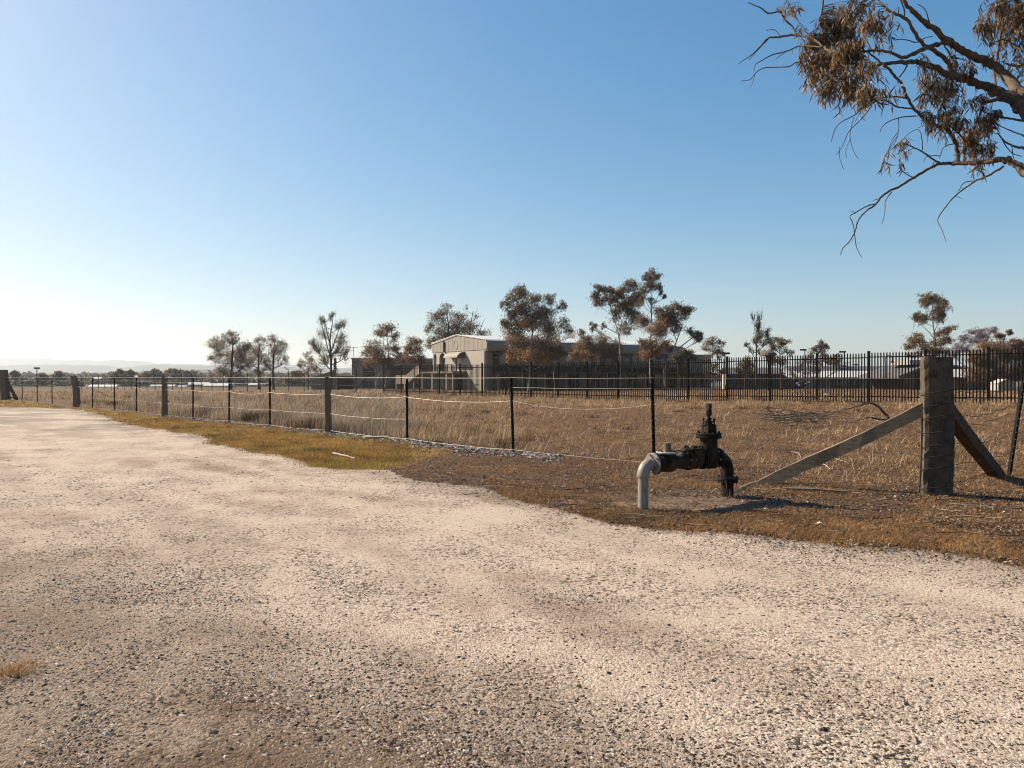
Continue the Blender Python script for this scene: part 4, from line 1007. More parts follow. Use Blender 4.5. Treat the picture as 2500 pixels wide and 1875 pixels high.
# ================================================================== FOREGROUND GUM TREE (crown reaching in from the right)
LIMBS = [
 [(2300,560,60),(2150,660,56),(2000,680,50),(1866,600,38),(1780,520,34),(1700,430,30),(1600,375,27),(1500,340,24),(1400,265,20),(1300,185,18),(1200,110,16),(1120,30,12),(1080,-30,10)],
 [(2300,900,62),(2120,840,56),(1950,760,48),(1866,680,42),(1800,625,36),(1700,580,32),(1600,540,28),(1500,505,25),(1400,480,22),(1300,425,18),(1200,395,16),(1100,395,13),(1000,400,11),(900,420,8),(820,440,5)],
 [(1400,268,14),(1320,280,14),(1240,305,14),(1160,340,13),(1100,365,12),(1040,340,10),(980,322,9),(900,320,8),(800,340,6),(720,350,4)],
 [(1430,475,14),(1380,390,14),(1300,320,13),(1230,280,12),(1170,200,11),(1130,130,10),(1060,90,9),(1000,60,8),(950,10,7),(920,-20,6)],
 [(880,330,5),(930,370,6),(1000,430,9),(1060,490,9),(1100,550,9),(1130,620,9),(1180,700,9),(1250,760,10),(1320,800,10),(1390,830,12),(1430,900,13),(1445,960,14),(1445,1030,15)],
 [(2300,1500,52),(2100,1300,44),(1960,1175,34),(1866,1085,28),(1800,1030,22),(1730,1010,19),(1650,1020,16),(1560,1030,15),(1480,1035,14),(1400,1035,12),(1330,1035,10),(1280,1060,9),(1200,1105,9),(1140,1140,8),(1080,1180,8),(1010,1210,7),(960,1250,7),(920,1300,6),(860,1340,5),(815,1400,4.5),(795,1470,4),(760,1530,3.5),(720,1570,3),(705,1615,2.2)],
 [(920,1290,4),(860,1310,4),(800,1345,4),(765,1370,3),(785,1420,3),(795,1490,3),(805,1560,2.4),(838,1628,2)],
 [(1030,1215,3.4),(990,1270,3),(985,1350,2.6),(967,1418,2)],
 [(1740,1050,8),(1640,1110,7),(1560,1145,6),(1480,1200,5),(1430,1240,5),(1370,1310,4),(1320,1390,3.5),(1345,1450,2.8),(1373,1530,2)],
 [(1550,1145,4),(1490,1155,3.5),(1450,1210,3)], [(1550,1135,3.4),(1540,1090,3),(1520,1065,2.2)],
 [(1340,1035,7),(1280,1000,6),(1230,965,5),(1160,930,4),(1100,905,3)], [(1180,1130,3.4),(1110,1095,3),(1080,1050,2.2)],
 [(1170,690,5.5),(1060,675,5),(1000,640,5),(940,640,4),(860,680,4),(790,730,4),(700,780,3.2),(665,830,2.7),(645,900,2)],
 [(905,670,3.5),(840,750,3.2),(760,830,3),(720,920,2.6),(680,980,2)], [(1135,625,6),(1050,610,5),(960,625,4),(900,660,4)],
 [(1185,735,4.5),(1100,740,4),(1020,765,3.5),(970,800,3),(955,835,2.2)],
 [(600,300,7),(520,240,7),(440,225,8),(380,222,8),(320,235,7),(250,240,6),(200,290,4),(150,340,3.4),(60,403,2.2)], [(250,245,3.4),(170,330,2.8),(125,380,2)],
 [(430,230,5),(400,170,6),(360,130,6),(320,75,6),(250,85,5),(200,50,4),(120,15,2.5)],
 [(600,300,6),(450,290,5),(380,320,4),(280,345,4),(220,375,3.4),(165,410,3),(158,450,2.2)], [(370,320,3.2),(320,355,2.6),(295,378,2)],
 [(700,360,6),(560,385,5),(440,390,4.5),(380,420,4),(290,425,3.5),(220,430,3.2),(170,460,3),(130,505,2.4),(75,512,2)], [(165,465,2.4),(150,520,2),(135,555,1.6)],
 [(950,420,7),(850,380,8),(700,350,8),(600,300,8)], [(1700,740,6),(1780,750,7),(1866,765,8),(1960,790,9)], [(1600,655,12),(1700,630,14),(1820,645,20)],
 [(1960,960,11),(1866,940,9),(1800,925,7),(1740,890,5),(1700,840,4)], [(1960,890,6),(1866,860,5),(1790,830,4),(1720,800,3)],
 [(570,140,6),(590,50,6),(600,-20,6)], [(1110,110,5),(1105,50,5),(1080,-10,5)], [(1130,410,5),(1100,460,4),(1075,490,4)],
 [(1690,550,8),(1675,450,8),(1700,350,9),(1710,250,8),(1740,150,7),(1790,50,6)], [(1270,150,4),(1240,60,3),(1190,25,2.4)],
 [(1225,950,3),(1215,850,2.4),(1190,820,2),(1130,850,2),(1080,910,1.8)], [(1490,1030,7),(1490,900,6),(1440,830,5)],
 [(750,430,3),(650,560,3),(600,690,2)], [(560,600,2.4),(575,640,2.2),(595,700,1.6)], [(790,740,2.2),(765,860,2),(790,960,1.6),(818,1005,1.4)], [(765,880,1.8),(740,950,1.5),(742,1000,1.3)],
 [(700,930,2),(700,1000,1.6),(725,1070,1.3)], [(1070,745,3),(1075,800,2.4),(1065,870,2)], [(1420,910,4),(1360,930,3.4),(1330,1000,3)], [(1330,985,3),(1250,990,2.4),(1230,1030,1.8)],
 [(1370,930,3),(1370,860,2.4),(1340,820,2)], [(1720,870,4),(1780,960,3),(1850,990,3)], [(1790,930,3),(1800,1000,2.4),(1830,1030,2)], [(1640,1010,4),(1650,940,3),(1700,900,3)],
 [(1180,270,4),(1240,240,3),(1290,230,2.4)], [(1060,250,3),(1110,250,3),(1180,270,4)], [(900,170,5),(960,200,4),(1000,230,3)], [(330,235,3),(290,190,2.8),(235,192,2)],
 [(1310,185,4),(1350,270,5),(1400,350,6),(1390,380,6)], [(2300,380,40),(2100,300,30),(1950,200,22),(1850,90,16),(1800,-30,12)], [(1860,330,8),(1800,280,6),(1720,250,5),(1650,300,4)],
 [(1990,420,20),(1900,400,14),(1820,420,9),(1750,400,6)],
]
def D(x, y): return 9.2 - .9 * y / 1600 + .55 * math.sin(x / 260 + y / 380) + .25 * math.sin(y / 140)
def fp(x, y, extra=0): return P(1780 + x / 2.592, y / 2.592, D(x, y) + extra)
trunk_top = fp(2300, 380)
tbase = np.array([7.9, 9.0, float(gz(7.9, 9.0))])
gum = empty('gum_tree', tbase, 'large gum tree whose twisted branches and hanging leaves reach in at the upper right corner', 'tree')
mb = MB()
tk = spline([tbase - [0, 0, .2], tbase + [-.05, .1, 1.6], fp(2330, 1480), fp(2340, 900), fp(2330, 540), trunk_top + [.1, 0, .6], trunk_top + [.3, .2, 2.5]], 8)
mb.tube(tk, np.linspace(.30, .12, len(tk)), 14)
mb.build('trunk', M['bark_near'], gum, smooth=True)
def px(r, x, y): return max(r * .92, 1.5) / 2.592 * D(x, y) / F
limb_nodes = []
small = MB()
for li, L in enumerate(LIMBS):
    pts = spline([fp(x, y) for x, y, r in L], 6)
    rr = np.interp(np.linspace(0, 1, len(pts)), np.linspace(0, 1, len(L)), [px(r, x, y) for x, y, r in L])
    pts = pts + rng.normal(size=pts.shape) * (rr * .22)[:, None]
    rr = rr * (1 + rng.normal(size=len(rr)) * .06)
    big = max(r for _, _, r in L) > 8.5
    tgt = MB()
    tgt.tube(pts, rr, 9 if big else 6)
    # knots and short dead stubs
    if len(L) > 6:
        for _ in range(len(L) // 2):
            i = random.randrange(2, len(pts) - 2); d = rng.normal(size=3); d[2] *= .8; d /= np.linalg.norm(d)
            Ls = random.uniform(.02, .09)
            tgt.tube([pts[i], pts[i] + d * Ls * .6, pts[i] + d * Ls + [0, 0, -.01]], [rr[i] * .45, rr[i] * .3 + .001, .0016], 4)
    tgt.build('limb' if big else 'twig', M['bark_near'], gum, smooth=True)
    limb_nodes += [pts[i] for i in range(len(pts))]
LN = np.array(limb_nodes)
CL = [(800,55,120,65,1.3),(700,170,140,110,1.6),(560,260,95,110,1.4),(510,380,80,95,1.3),(620,420,110,120,1.6),(620,545,75,80,1.1),(760,330,130,110,1.5),(880,130,100,80,1.0),(1010,120,70,60,.4),(950,240,90,70,.45),(390,40,80,50,.7),(455,185,35,45,.35),
      (780,510,85,100,1.2),(900,560,110,80,.7),(850,640,55,45,.6),(900,440,90,55,.8),(1030,570,60,55,.25),(1260,540,80,95,1.3),(1370,560,85,85,1.2),(1440,400,110,60,.8),(1500,440,70,55,.7),(1240,380,28,36,.7),(1530,640,90,50,.9),(1400,700,90,55,.9),(1270,760,70,55,1.1),
      (1450,770,85,65,.8),(1630,760,90,80,1.4),(1560,870,100,100,1.3),(1620,930,70,55,.9),(1700,50,120,60,1.2),(1640,140,85,80,1.1),(1760,150,100,110,1.2),(1850,80,90,110,1.3),(1860,300,55,140,.8),(1680,330,80,60,.4),(1800,430,70,60,.6),(1570,1045,40,26,.35),
      (1090,890,45,35,.3),(980,1000,28,26,.16),(1090,990,55,30,.15),(530,480,55,50,.8),(690,590,60,50,.7),(2000,150,120,160,1),(2050,420,120,120,.7),(1340,820,50,40,.6),(1690,420,40,60,.3),(1950,620,80,90,.6),(1540,1000,40,30,.4)]
def droop_leaves(C, dirs, L_, W_, cols):
    """curved lance-shaped leaves: 4 stations"""
    n = len(C); nr = rng.normal(size=(n, 3)); sd = np.cross(dirs, nr); sd /= np.linalg.norm(sd, axis=1)[:, None]; bn = np.cross(sd, dirs)
    curve = rng.normal(size=(n, 1)) * .22
    st = []
    for f, w_ in ((0, .12), (.3, 1), (.65, .8), (1, .03)):
        c = C + dirs * (L_ * f)[:, None] + bn * curve * (L_ * f * f)[:, None] * .9
        hw_ = (W_ * w_ * .5)[:, None]
        st += [c - sd * hw_, c + sd * hw_]
    V = np.stack(st, 1).reshape(-1, 3); b = np.arange(n)[:, None] * 8
    Q = np.concatenate([b + np.array([0,1,3,2]), b + np.array([2,3,5,4]), b + np.array([4,5,7,6])])
    return V, Q, None, np.repeat(cols, 8, 0)
twg = MB()
for ci, (x, y, rx, ry, dn) in enumerate(CL):
    sc = D(x, y) / F / 2.592; c = fp(x, y, random.uniform(-.25, .25)); R_ = np.array([rx * sc, rx * sc * .75, ry * sc])
    nsp = max(3, int(dn * rx * ry / 330)); lf = MB()
    tone = random.uniform(.8, 1.2)
    for _ in range(nsp):
        w3 = rng.normal(size=3); w3 /= np.linalg.norm(w3); sp = c + w3 * R_ * (random.random() ** .45)
        dd = np.linalg.norm(LN - (sp + [0, 0, .05]), axis=1); st = LN[np.argmin(dd + rng.random(len(dd)) * .12)]
        if np.linalg.norm(st - sp) > .75: st = sp + rng.normal(size=3) * .12 + [0, 0, .1]
        mp = (st + sp) / 2 + rng.normal(size=3) * .03 + [0, 0, .04]
        tw = spline([st, mp, sp, sp + rng.normal(size=3) * .03 + [0, 0, -.10]], 4); twg.tube(tw, np.linspace(.0045, .0018, len(tw)), 4, False)
        nl = random.randint(7, 13); i0 = rng.integers(max(0, len(tw) - 8), len(tw), nl)
        C = tw[i0] + rng.normal(size=(nl, 3)) * .012
        dr = rng.normal(size=(nl, 3)) * .55; dr[:, 2] = -np.abs(dr[:, 2]) - .55; dr /= np.linalg.norm(dr, axis=1)[:, None]
        kf = rng.random((nl, 1)); col = np.where(kf < .42, hue((.23, .12, .038), (.43, .26, .095), nl, .2), np.where(kf < .90, hue((.03, .018, .008), (.13, .08, .035), nl, .2), hue((.36, .27, .17), (.46, .36, .25), nl, .2))) * tone  # the palest leaves carry sun highlights as colour
        lf.add(*droop_leaves(C, dr, rng.uniform(.07, .14, nl), rng.uniform(.010, .018, nl), col))
    lf.build('leaf_clump', M['leaf'], gum, smooth=True)
twg.build('fine_twigs', M['bark_near'], gum, smooth=True)
# ================================================================== WATER VALVE ASSEMBLY
v0 = G(1570, 1243); v1 = G(1776, 1212)
ex = (v1 - v0) * [1, 1, 0]; VL = np.linalg.norm(ex); ex /= VL; ey = np.array([-ex[1], ex[0], 0]); ez = np.array([0, 0, 1.0])
def VM(V): V = np.asarray(V, float).reshape(-1, 3); return v0 + V[:, :1] * ex + V[:, 1:2] * ey + V[:, 2:3] * ez
def vbuild(mb, name, mat, par, smooth=False, label=None):
    mb.v = [VM(V) for V in mb.v]
    o = mb.build(name, mat, par, smooth=False, label=label)
    if smooth:
        o.data.polygons.foreach_set('use_smooth', np.ones(len(o.data.polygons), bool))
        md = o.modifiers.new('edges', 'EDGE_SPLIT'); md.split_angle = R(38)
    return o
va = empty('water_valve_assembly', v0, 'water pipe with pale plastic riser, dark iron meter, valve and curved black outlet pipe', 'water pipe')
AX = .485     # height of the horizontal axis
S = VL / 1.46
def bolts_ring(x, r, n, z0=AX, ln=.05, br=.012, ph=.3, mat='iron', par=None):
    for k in range(n):
        mb = MB(); a = ph + 2 * math.pi * k / n; y, z = r * math.cos(a), z0 + r * math.sin(a)
        mb.cyl((x - ln / 2, y, z), (x + ln / 2, y, z), br * .6, 6); mb.cyl((x - ln / 2, y, z), (x - ln / 2 + .014, y, z), br, 6); mb.cyl((x + ln / 2 - .014, y, z), (x + ln / 2, y, z), br, 6)
        vbuild(mb, 'bolt', M[mat], par or va)
def xflange(mb, x, r, t): mb.lathe([(0.0, x - t/2), (r - .004, x - t/2), (r, x - t/2 + .004), (r, x + t/2 - .004), (r - .004, x + t/2), (0.0, x + t/2)], (0, 0, AX), 'x', 32)
# plastic riser
mb = MB(); mb.lathe([(0, -.1), (.057, -.1), (.057, .36), (0, .36)], n=28); vbuild(mb, 'riser_pipe', M['pvc'], va, True, 'pale dusty plastic riser pipe')
el = [(0, 0, .355)] + [(.115 - .115 * math.cos(a), 0, .370 + .115 * math.sin(a)) for a in np.linspace(0, math.pi/2, 12)] + [(.15, 0, AX)]
mb = MB(); mb.tube(el, .0655, 28); e_ = vbuild(mb, 'pipe_elbow', M['pvc_grey'], va, True)
mb = MB(); mb.lathe([(.058, .350), (.0695, .350), (.0695, .372), (.064, .372)], n=28); vbuild(mb, 'collar', M['pvc'], e_, True)
mb = MB(); mb.lathe([(.064, .098), (.0715, .098), (.0715, .116), (.064, .116)], (0, 0, AX), 'x', 28); vbuild(mb, 'collar', M['pvc'], e_, True)
mb = MB(); xflange(mb, .150, .118, .022); f1 = vbuild(mb, 'plastic_flange', M['pvc_grey'], va, True)
mb = MB(); xflange(mb, .178, .122, .026); vbuild(mb, 'iron_flange', M['iron'], va, True)
bolts_ring(.160, .096, 6, ln=.085, br=.014, mat='bolt')
# water meter
prof = [(.0,.19),(.072,.19),(.070,.24),(.088,.28),(.098,.34),(.104,.40),(.100,.46),(.084,.51),(.074,.55),(.082,.60),(.086,.64),(.074,.69),(0,.69)]
mb = MB(); mb.lathe(prof, (0, 0, AX - .01), 'x', 28); mt_ = vbuild(mb, 'meter_body', M['iron_mud'], va, True)
mb = MB(); mb.lathe([(0, AX + .04), (.09, AX + .04), (.095, .585), (0, .585)], (.385, 0, 0), n=28); vbuild(mb, 'meter_neck', M['iron'], mt_, True)
mb = MB(); mb.lathe([(0, .585), (.124, .585), (.126, .592), (.126, .600), (.120, .606), (0, .606)], (.385, 0, 0), n=32)
reg = vbuild(mb, 'register_plate', M['register'], mt_, True, 'pale round register plate')
for k in range(8):
    mb = MB(); a = k * math.pi / 4 + .2; mb.cyl((.385 + .1 * math.cos(a), .1 * math.sin(a), .604), (.385 + .1 * math.cos(a), .1 * math.sin(a), .618), .010, 6); vbuild(mb, 'bolt', M['iron'], mt_)
mb = MB()
for k in range(7):
    a = k * .9; mb.cyl((.385 + .07 * math.cos(a), .07 * math.sin(a), .604), (.385 + .075 * math.cos(a + .3), .075 * math.sin(a + .3), .611), .011, 6)
vbuild(mb, 'plate_wear', M['iron'], mt_)
mb = MB(); mb.lathe([(0, .604), (.046, .604), (.044, .612), (.040, .614), (.040, .690), (.044, .694), (.044, .702), (0, .704)], (.385, 0, 0), n=20); vbuild(mb, 'register_cap', M['timber'], reg, True, 'grey cylindrical register cap')
# check valve
mb = MB(); xflange(mb, .705, .112, .024); xflange(mb, .733, .114, .024); vbuild(mb, 'flange_pair', M['iron_mud'], va, True)
bolts_ring(.719, .093, 6, ln=.085, ph=.9, mat='bolt')
prof = [(0,.745),(.074,.745),(.082,.78),(.098,.82),(.100,.87),(.086,.91),(.076,.945),(0,.945)]
mb = MB(); mb.lathe(prof, (0, 0, AX - .01), 'x', 26); mb.box(.76, .93, -.085, .085, AX, .605); ck = vbuild(mb, 'check_valve_body', M['iron_mud'], va, True)
mb = MB(); mb.lathe([(0, .605), (.130, .605), (.130, .622), (0, .624)], (.83, 0, 0), n=10); mb.box(.60, .76, -.045, .045, .585, .603); cov = vbuild(mb, 'cover_plate', M['iron'], ck)
for k in range(8):
    mb = MB(); a = k * math.pi / 4; mb.cyl((.83 + .10 * math.cos(a), .10 * math.sin(a), .622), (.83 + .10 * math.cos(a), .10 * math.sin(a), .644), .013, 6); vbuild(mb, 'bolt', M['iron'], ck)
mb = MB(); mb.lathe([(0, .624), (.05, .624), (.04, .645), (0, .65)], (.83, 0, 0), n=14)
vbuild(mb, 'cover_boss', M['iron'], ck)
# gate valve
mb = MB(); xflange(mb, .957, .118, .024); xflange(mb, .986, .122, .024); vbuild(mb, 'flange_pair', M['iron'], va, True)
bolts_ring(.972, .098, 6, ln=.085, ph=.5, mat='iron')
mb = MB(); mb.lathe([(0, .37), (.085, .37), (.100, .40), (.104, .45), (.102, .60), (.100, .70), (.108, .722), (0, .722)], (1.10, 0, 0), n=28); mb.lathe([(.075, .99), (.080, 1.22)], (0, 0, AX), 'x', 24)
gv = vbuild(mb, 'gate_valve_body', M['iron_mud'], va, True)
mb = MB(); mb.lathe([(0, .722), (.146, .722), (.150, .728), (.150, .745), (.140, .750), (.140, .756), (.148, .760), (.148, .778), (.142, .782), (0, .784)], (1.10, 0, 0), n=30); bf = vbuild(mb, 'bonnet_flange', M['iron'], gv, True)
for k in range(8):
    mb = MB(); a = k * math.pi / 4 + .25; mb.cyl((1.10 + .125 * math.cos(a), .125 * math.sin(a), .78), (1.10 + .125 * math.cos(a), .125 * math.sin(a), .803), .013, 6); vbuild(mb, 'bolt', M['iron'], gv)
mb = MB(); mb.lathe([(0, .783), (.060, .783), (.058, .86), (.066, .868), (0, .868)], (1.10, 0, 0), n=20)
for k in range(4):
    a = k * math.pi / 2 + .5; c_, s_ = math.cos(a), math.sin(a); mb.box(1.10 + c_ * .066 - .016, 1.10 + c_ * .066 + .016, s_ * .066 - .016, s_ * .066 + .016, .784, .872)
bn = vbuild(mb, 'bonnet', M['iron_mud'], gv)
mb = MB(); mb.lathe([(0, .872), (.078, .872), (.078, .888), (.040, .892), (.040, .905), (.070, .908), (.070, .922), (0, .924)], (1.10, 0, 0), n=14)
for a in (0.4, 2.1, 3.6, 5.2): mb.cyl((1.10 + .062 * math.cos(a), .062 * math.sin(a), .87), (1.10 + .062 * math.cos(a), .062 * math.sin(a), .955), .009, 6); mb.cyl((1.10 + .062 * math.cos(a), .062 * math.sin(a), .93), (1.10 + .062 * math.cos(a), .062 * math.sin(a), .948), .016, 6)
vbuild(mb, 'packing_gland', M['iron'], gv)
mb = MB(); mb.lathe([(0, .92), (.019, .92), (.019, 1.00), (0, 1.00)], (1.10, 0, 0), n=12); mb.lathe([(0, .985), (.030, .985), (.034, 1.0), (.034, 1.05), (.028, 1.065), (.024, 1.075), (0, 1.075)], (1.10, 0, 0), n=10)
V = []
for z, h_ in ((1.07, .026), (1.128, .021)):
    for a_, b_ in ((-1,-1),(1,-1),(1,1),(-1,1)): V.append((1.10 + a_ * h_, b_ * h_, z))
mb.add(V, [[0,1,5,4],[1,2,6,5],[2,3,7,6],[3,0,4,7],[4,5,6,7]]); vbuild(mb, 'spindle', M['iron'], gv)
# curved outlet pipe
mb = MB(); xflange(mb, 1.225, .112, .024); xflange(mb, 1.254, .116, .024); vbuild(mb, 'flange_pair', M['iron'], va, True)
bolts_ring(1.240, .095, 6, ln=.085, ph=.15, br=.014, mat='bolt')
ec = VL - 1.27
el = [(1.262, 0, AX)] + [(VL - ec + ec * math.sin(a), 0, AX - ec + ec * math.cos(a)) for a in np.linspace(0, math.pi/2, 14)] + [(VL, 0, .235)]
mb = MB(); mb.tube(el, np.linspace(.070, .073, len(el)), 26); oe = vbuild(mb, 'curved_pipe', M['iron'], va, True)
mb = MB(); mb.lathe([(0, .235), (.125, .235), (.128, .225), (.128, .208), (.110, .205), (.110, .200), (.126, .197), (.126, .176), (0, .172)], (VL, 0, 0), n=28); vbuild(mb, 'base_flange', M['iron'], va, True)
mb = MB(); mb.lathe([(0, .175), (.072, .175), (.070, -.1), (0, -.1)], (VL, 0, 0), n=26); vbuild(mb, 'riser_pipe', M['iron'], va, True, 'dark iron riser pipe')
for k in range(6):
    mb = MB(); a = k * math.pi / 3; mb.cyl((VL + .105 * math.cos(a), .105 * math.sin(a), .160), (VL + .105 * math.cos(a), .105 * math.sin(a), .252), .010, 6); vbuild(mb, 'bolt', M['iron'], va)
mb = MB(); mb.tube([VM([VL - .30, -.10, .42])[0], VM([VL - .24, -.14, .2])[0], VM([VL - .21, -.16, -.02])[0]], .0045, 5)
mb.tube([VM([VL - .16, -.10, .22])[0], VM([VL - .20, -.15, .1])[0], VM([VL - .19, -.16, -.02])[0]], .004, 5)
mb.tube([VM([VL - .06, -.09, .10])[0], VM([VL - .17, -.15, -.02])[0]], .007, 5); mb.tube([VM([VL - .08, -.09, .10])[0], VM([VL - .02, -.11, -.02])[0]], .006, 5)
mb.build('tie_wires', M['wire_dark'], va)

# ================================================================== THINGS LYING ABOUT
def lying(name, pts, rad, mat, label, cat='stick', n=6):
    base = pts[0]; mb = MB(); q = spline(pts, 4); q = q + rng.normal(size=q.shape) * rad * .12
    mb.tube(q, np.interp(np.linspace(0, 1, len(q)), [0, .5, 1], [rad, rad * .9, rad * .5]), n)
    return tag(mb.build(name, mat, loc=base), label, cat)
def gl(u, v, h=0): p = G(u, v); p[2] += h; return p
lying('stick', [gl(812, 1111, .03), gl(840, 1116, .03), gl(868, 1123, .02)], .022, M['stick_pale'], 'pale bleached stick lying on the green verge left of the bare dirt')
lying('stick', [gl(1806, 1222 - 26, .02)] + [gl(1783 + k, v_, .015) for k, v_ in ((60, 1180), (110, 1177))], .010, M['stick_pale'], 'thin pale stick between the curved black pipe and the foot of the pale brace')
a_, b_ = gl(1912, 1197, .02), gl(2070, 1205, .02); mb = MB(); mb.beam(a_, (a_ + b_) / 2 + [0, 0, .012], .07, .025); mb.beam((a_ + b_) / 2 + [0, 0, .010], b_, .05, .022)
tag(mb.build('timber_offcut', M['timber'], loc=a_), 'flat split timber offcut on the dirt in front of the corner post shadow', 'plank')
c = gl(918, 1071, .03); mb = MB(); mb.beam(c + [-.28, -.12, 0], c + [.28, .12, 0], .30, .05); tag(mb.build('concrete_slab', M['slab'], loc=c), 'small flat concrete slab lying in the pale stones under the wire fence', 'slab')
for (p_, lab) in (([(2165,1052),(2100,1065),(2040,1060),(1990,1077)], 'x'),): pass
for pp, lab in (([(1790,1073),(1815,1082),(1850,1098)], 'forked pale twig right of the dark valve spindle'), ([(2033,1116),(2040,1125),(2070,1131)], 'short crooked pale twig under the middle of the pale brace'),
                ([(1978,1140),(2010,1138),(2028,1148),(2036,1140)], 'white hooked twig below the lower third of the pale brace'), ([(1932,1104),(1950,1112),(1956,1122)], 'tiny curved twig above the lower end of the pale brace'),
                ([(2115,1247),(2180,1250),(2195,1253)], 'thin dark twig on the rusty grass below the timber offcut'), ([(1340,1243),(1390,1240),(1475,1239)], 'long thin dark twig at the road edge left of the plastic riser'),
                ([(1133,1210),(1170,1211)], 'thin straight twig lying on the pale gravel edge'), ([(2155,1857),(2210,1858)], 'thin dark twig on the gravel near the bottom right corner')):
    mat = M['deadwood'] if ('dark' in lab or 'straight' in lab) else M['stick_pale']
    lying('twig', [gl(u, v, .015 + .02 * (k % 2)) for k, (u, v) in enumerate(pp)], .006 if pp[0][1] < 1200 else .005, mat, lab, 'twig', 5)
# flat stone and pale leaf
c = gl(1121, 1609, .006); mb = MB(); mb.add(*stones(np.array([c, c + [.03, .02, 0]]), np.array([.016, .011]), stone_cols(2, 1), .8)); tag(mb.build('stone', M['stone'], loc=c), 'dark flat stone, the largest one in the middle of the road', 'stone')
c = gl(2002, 1287, .03); mb = MB(); V, q, t, cc = chips(np.array([c]), np.array([.09]), np.array([.05]), np.array([[.75, .62, .5]])); mb.add(V, q, t, cc); tag(mb.build('dry_leaf', M['litter'], loc=c), 'single large pale curled leaf on the rusty grass', 'leaf')
# dry weed at the left edge
c = gl(28, 1648); mb = MB(); mb.add(*tufts(np.repeat(c[None], 3, 0), 170, .055, .03, .085, .0025, (.42, .25, .11), (.26, .14, .06), lean=1.5)); tag(mb.build('dry_weed', M['blade'], loc=None), 'small dry orange weed growing in the gravel at the left edge', 'plant')

# fallen branch
def q8(x, y): return (1900 + x / 3.53, 830 + y / 3.53)
FB = [[(985,715,16),(940,660,16),(880,590,14),(830,555,12),(780,545,11),(720,560,10),(660,575,10),(560,600,9),(450,640,8),(360,665,6),(270,670,4)],
      [(1235,650,13),(1130,655,13),(1060,700,10)], [(960,690,10),(860,680,10),(780,670,9),(700,690,8),(620,708,7),(540,705,4)],
      [(780,545,7),(700,535,6),(620,520,6),(540,490,5),(430,480,4),(330,495,3),(260,500,3)], [(670,570,5),(600,530,4),(540,500,4)],
      [(440,630,4),(380,600,3.5),(345,550,3),(340,520,2)], [(660,690,4),(590,655,4),(510,640,3)], [(400,650,4),(320,640,3),(200,640,3),(90,590,2)],
      [(450,690,3),(490,650,3),(520,610,2)], [(300,640,3),(240,590,2),(180,600,2)], [(330,495,3),(240,440,2.5),(190,430,2)], [(260,500,3),(180,470,2),(140,440,2)], [(240,440,2.4),(240,400,2),(250,370,2)]]
YB = 21.5
fb0 = P(*q8(985, 715), YB); fb0[2] = gz(fb0[0], fb0[1])
fb = empty('fallen_branch', fb0, 'dead fallen gum branch with fine twigs and pale leaves behind the long pale brace', 'branch')
mb = MB()
for k, L in enumerate(FB):
    pts = spline([P(*q8(x, y), YB + .5 * math.sin(x / 170 + k)) if False else P(*q8(x, y), YB + .35 * math.sin(x / 170)) for x, y, r in L], 5)
    rr = np.interp(np.linspace(0, 1, len(pts)), np.linspace(0, 1, len(L)), [max(r * .72, 2.0) / 3.53 * YB / F for x, y, r in L])
    mb.tube(pts + rng.normal(size=pts.shape) * .006, rr, 6)
for _ in range(170):   # brushy heap at its left end
    a = P(*q8(random.uniform(-60, 420), random.uniform(610, 715)), YB + random.uniform(-.7, .7)); a[2] = max(a[2], gz(a[0], a[1]) + .03)
    d = rng.normal(size=3) * [.35, .2, .10] + [-.12, 0, .02]; mb.tube([a, a + d * .5 + rng.normal(size=3) * .03, a + d], [.010, .007, .004], 4, False)
mb.build('wood', M['deadwood'], fb)
mb = MB(); C = np.array([P(*q8(x, y), YB) for x, y in ((150,435),(180,440),(165,380),(250,365),(245,375),(225,455),(220,430),(200,420),(405,465),(395,470),(150,375),(240,405),(130,440))])
V, q, t, cc = droop_leaves(C, np.array([[random.choice([-.8, .8]), 0, random.uniform(-.5, .5)] for _ in C]) / 1.0, np.full(len(C), .11), np.full(len(C), .05), hue((.66, .58, .52), (.80, .73, .68), len(C)))
for k in range(len(C)):
    mb = MB(); mb.add(V[k*8:k*8+8], [[0,1,3,2],[2,3,5,4],[4,5,7,6]], None, cc[k*8:k*8+8]); mb.build('leaf', M['litter'], fb)

# ================================================================== BUILDINGS
class FR:
    """building frame: x along the long wall, y into the building, z up"""
    def __init__(s, o, ang): s.o = np.array(o, float); s.ex = np.array([math.cos(ang), math.sin(ang), 0]); s.ey = np.array([-math.sin(ang), math.cos(ang), 0])
    def __call__(s, V): V = np.asarray(V, float).reshape(-1, 3); return s.o + V[:, :1] * s.ex + V[:, 1:2] * s.ey + V[:, 2:3] * np.array([0, 0, 1.0])
    def yz(s, x0):  # prism mapper: polygon in (y, z), extruded along x
        return lambda V: s(np.stack([V[:, 2], V[:, 0], V[:, 1]], -1))
    def xz(s): return lambda V: s(np.stack([V[:, 0], V[:, 2], V[:, 1]], -1))
EACH = {'pilaster', 'column', 'window_sill', 'wall_panel', 'post', 'window', 'batten', 'frame'}
def fb_(fr, boxes, name, mat, par, label=None):
    if name in EACH and len(boxes) > 1:
        return [fb_(fr, [b], name, mat, par, label) for b in boxes][0]
    mb = MB()
    for b in boxes: mb.box(*b, M=fr)
    return mb.build(name, mat, par, label=label)
def arch(cy, w_, z0, zt, n=8):
    r = w_ / 2; return [(cy - r, z0), (cy + r, z0)] + [(cy + r * math.cos(a), zt - r + r * math.sin(a)) for a in np.linspace(0, math.pi, n)]

# --- main two storey building
zb = -.42; m0 = np.array([-3.7, 102.0, zb]); fr = FR(m0, math.atan2(.5523, .8336)); W = 15.6; EV = 6.60
mbd = empty('two_storey_building', m0, 'cream two storey building with low gable, arched niches and curved awning over a white door', 'building')
Lm = 38.0
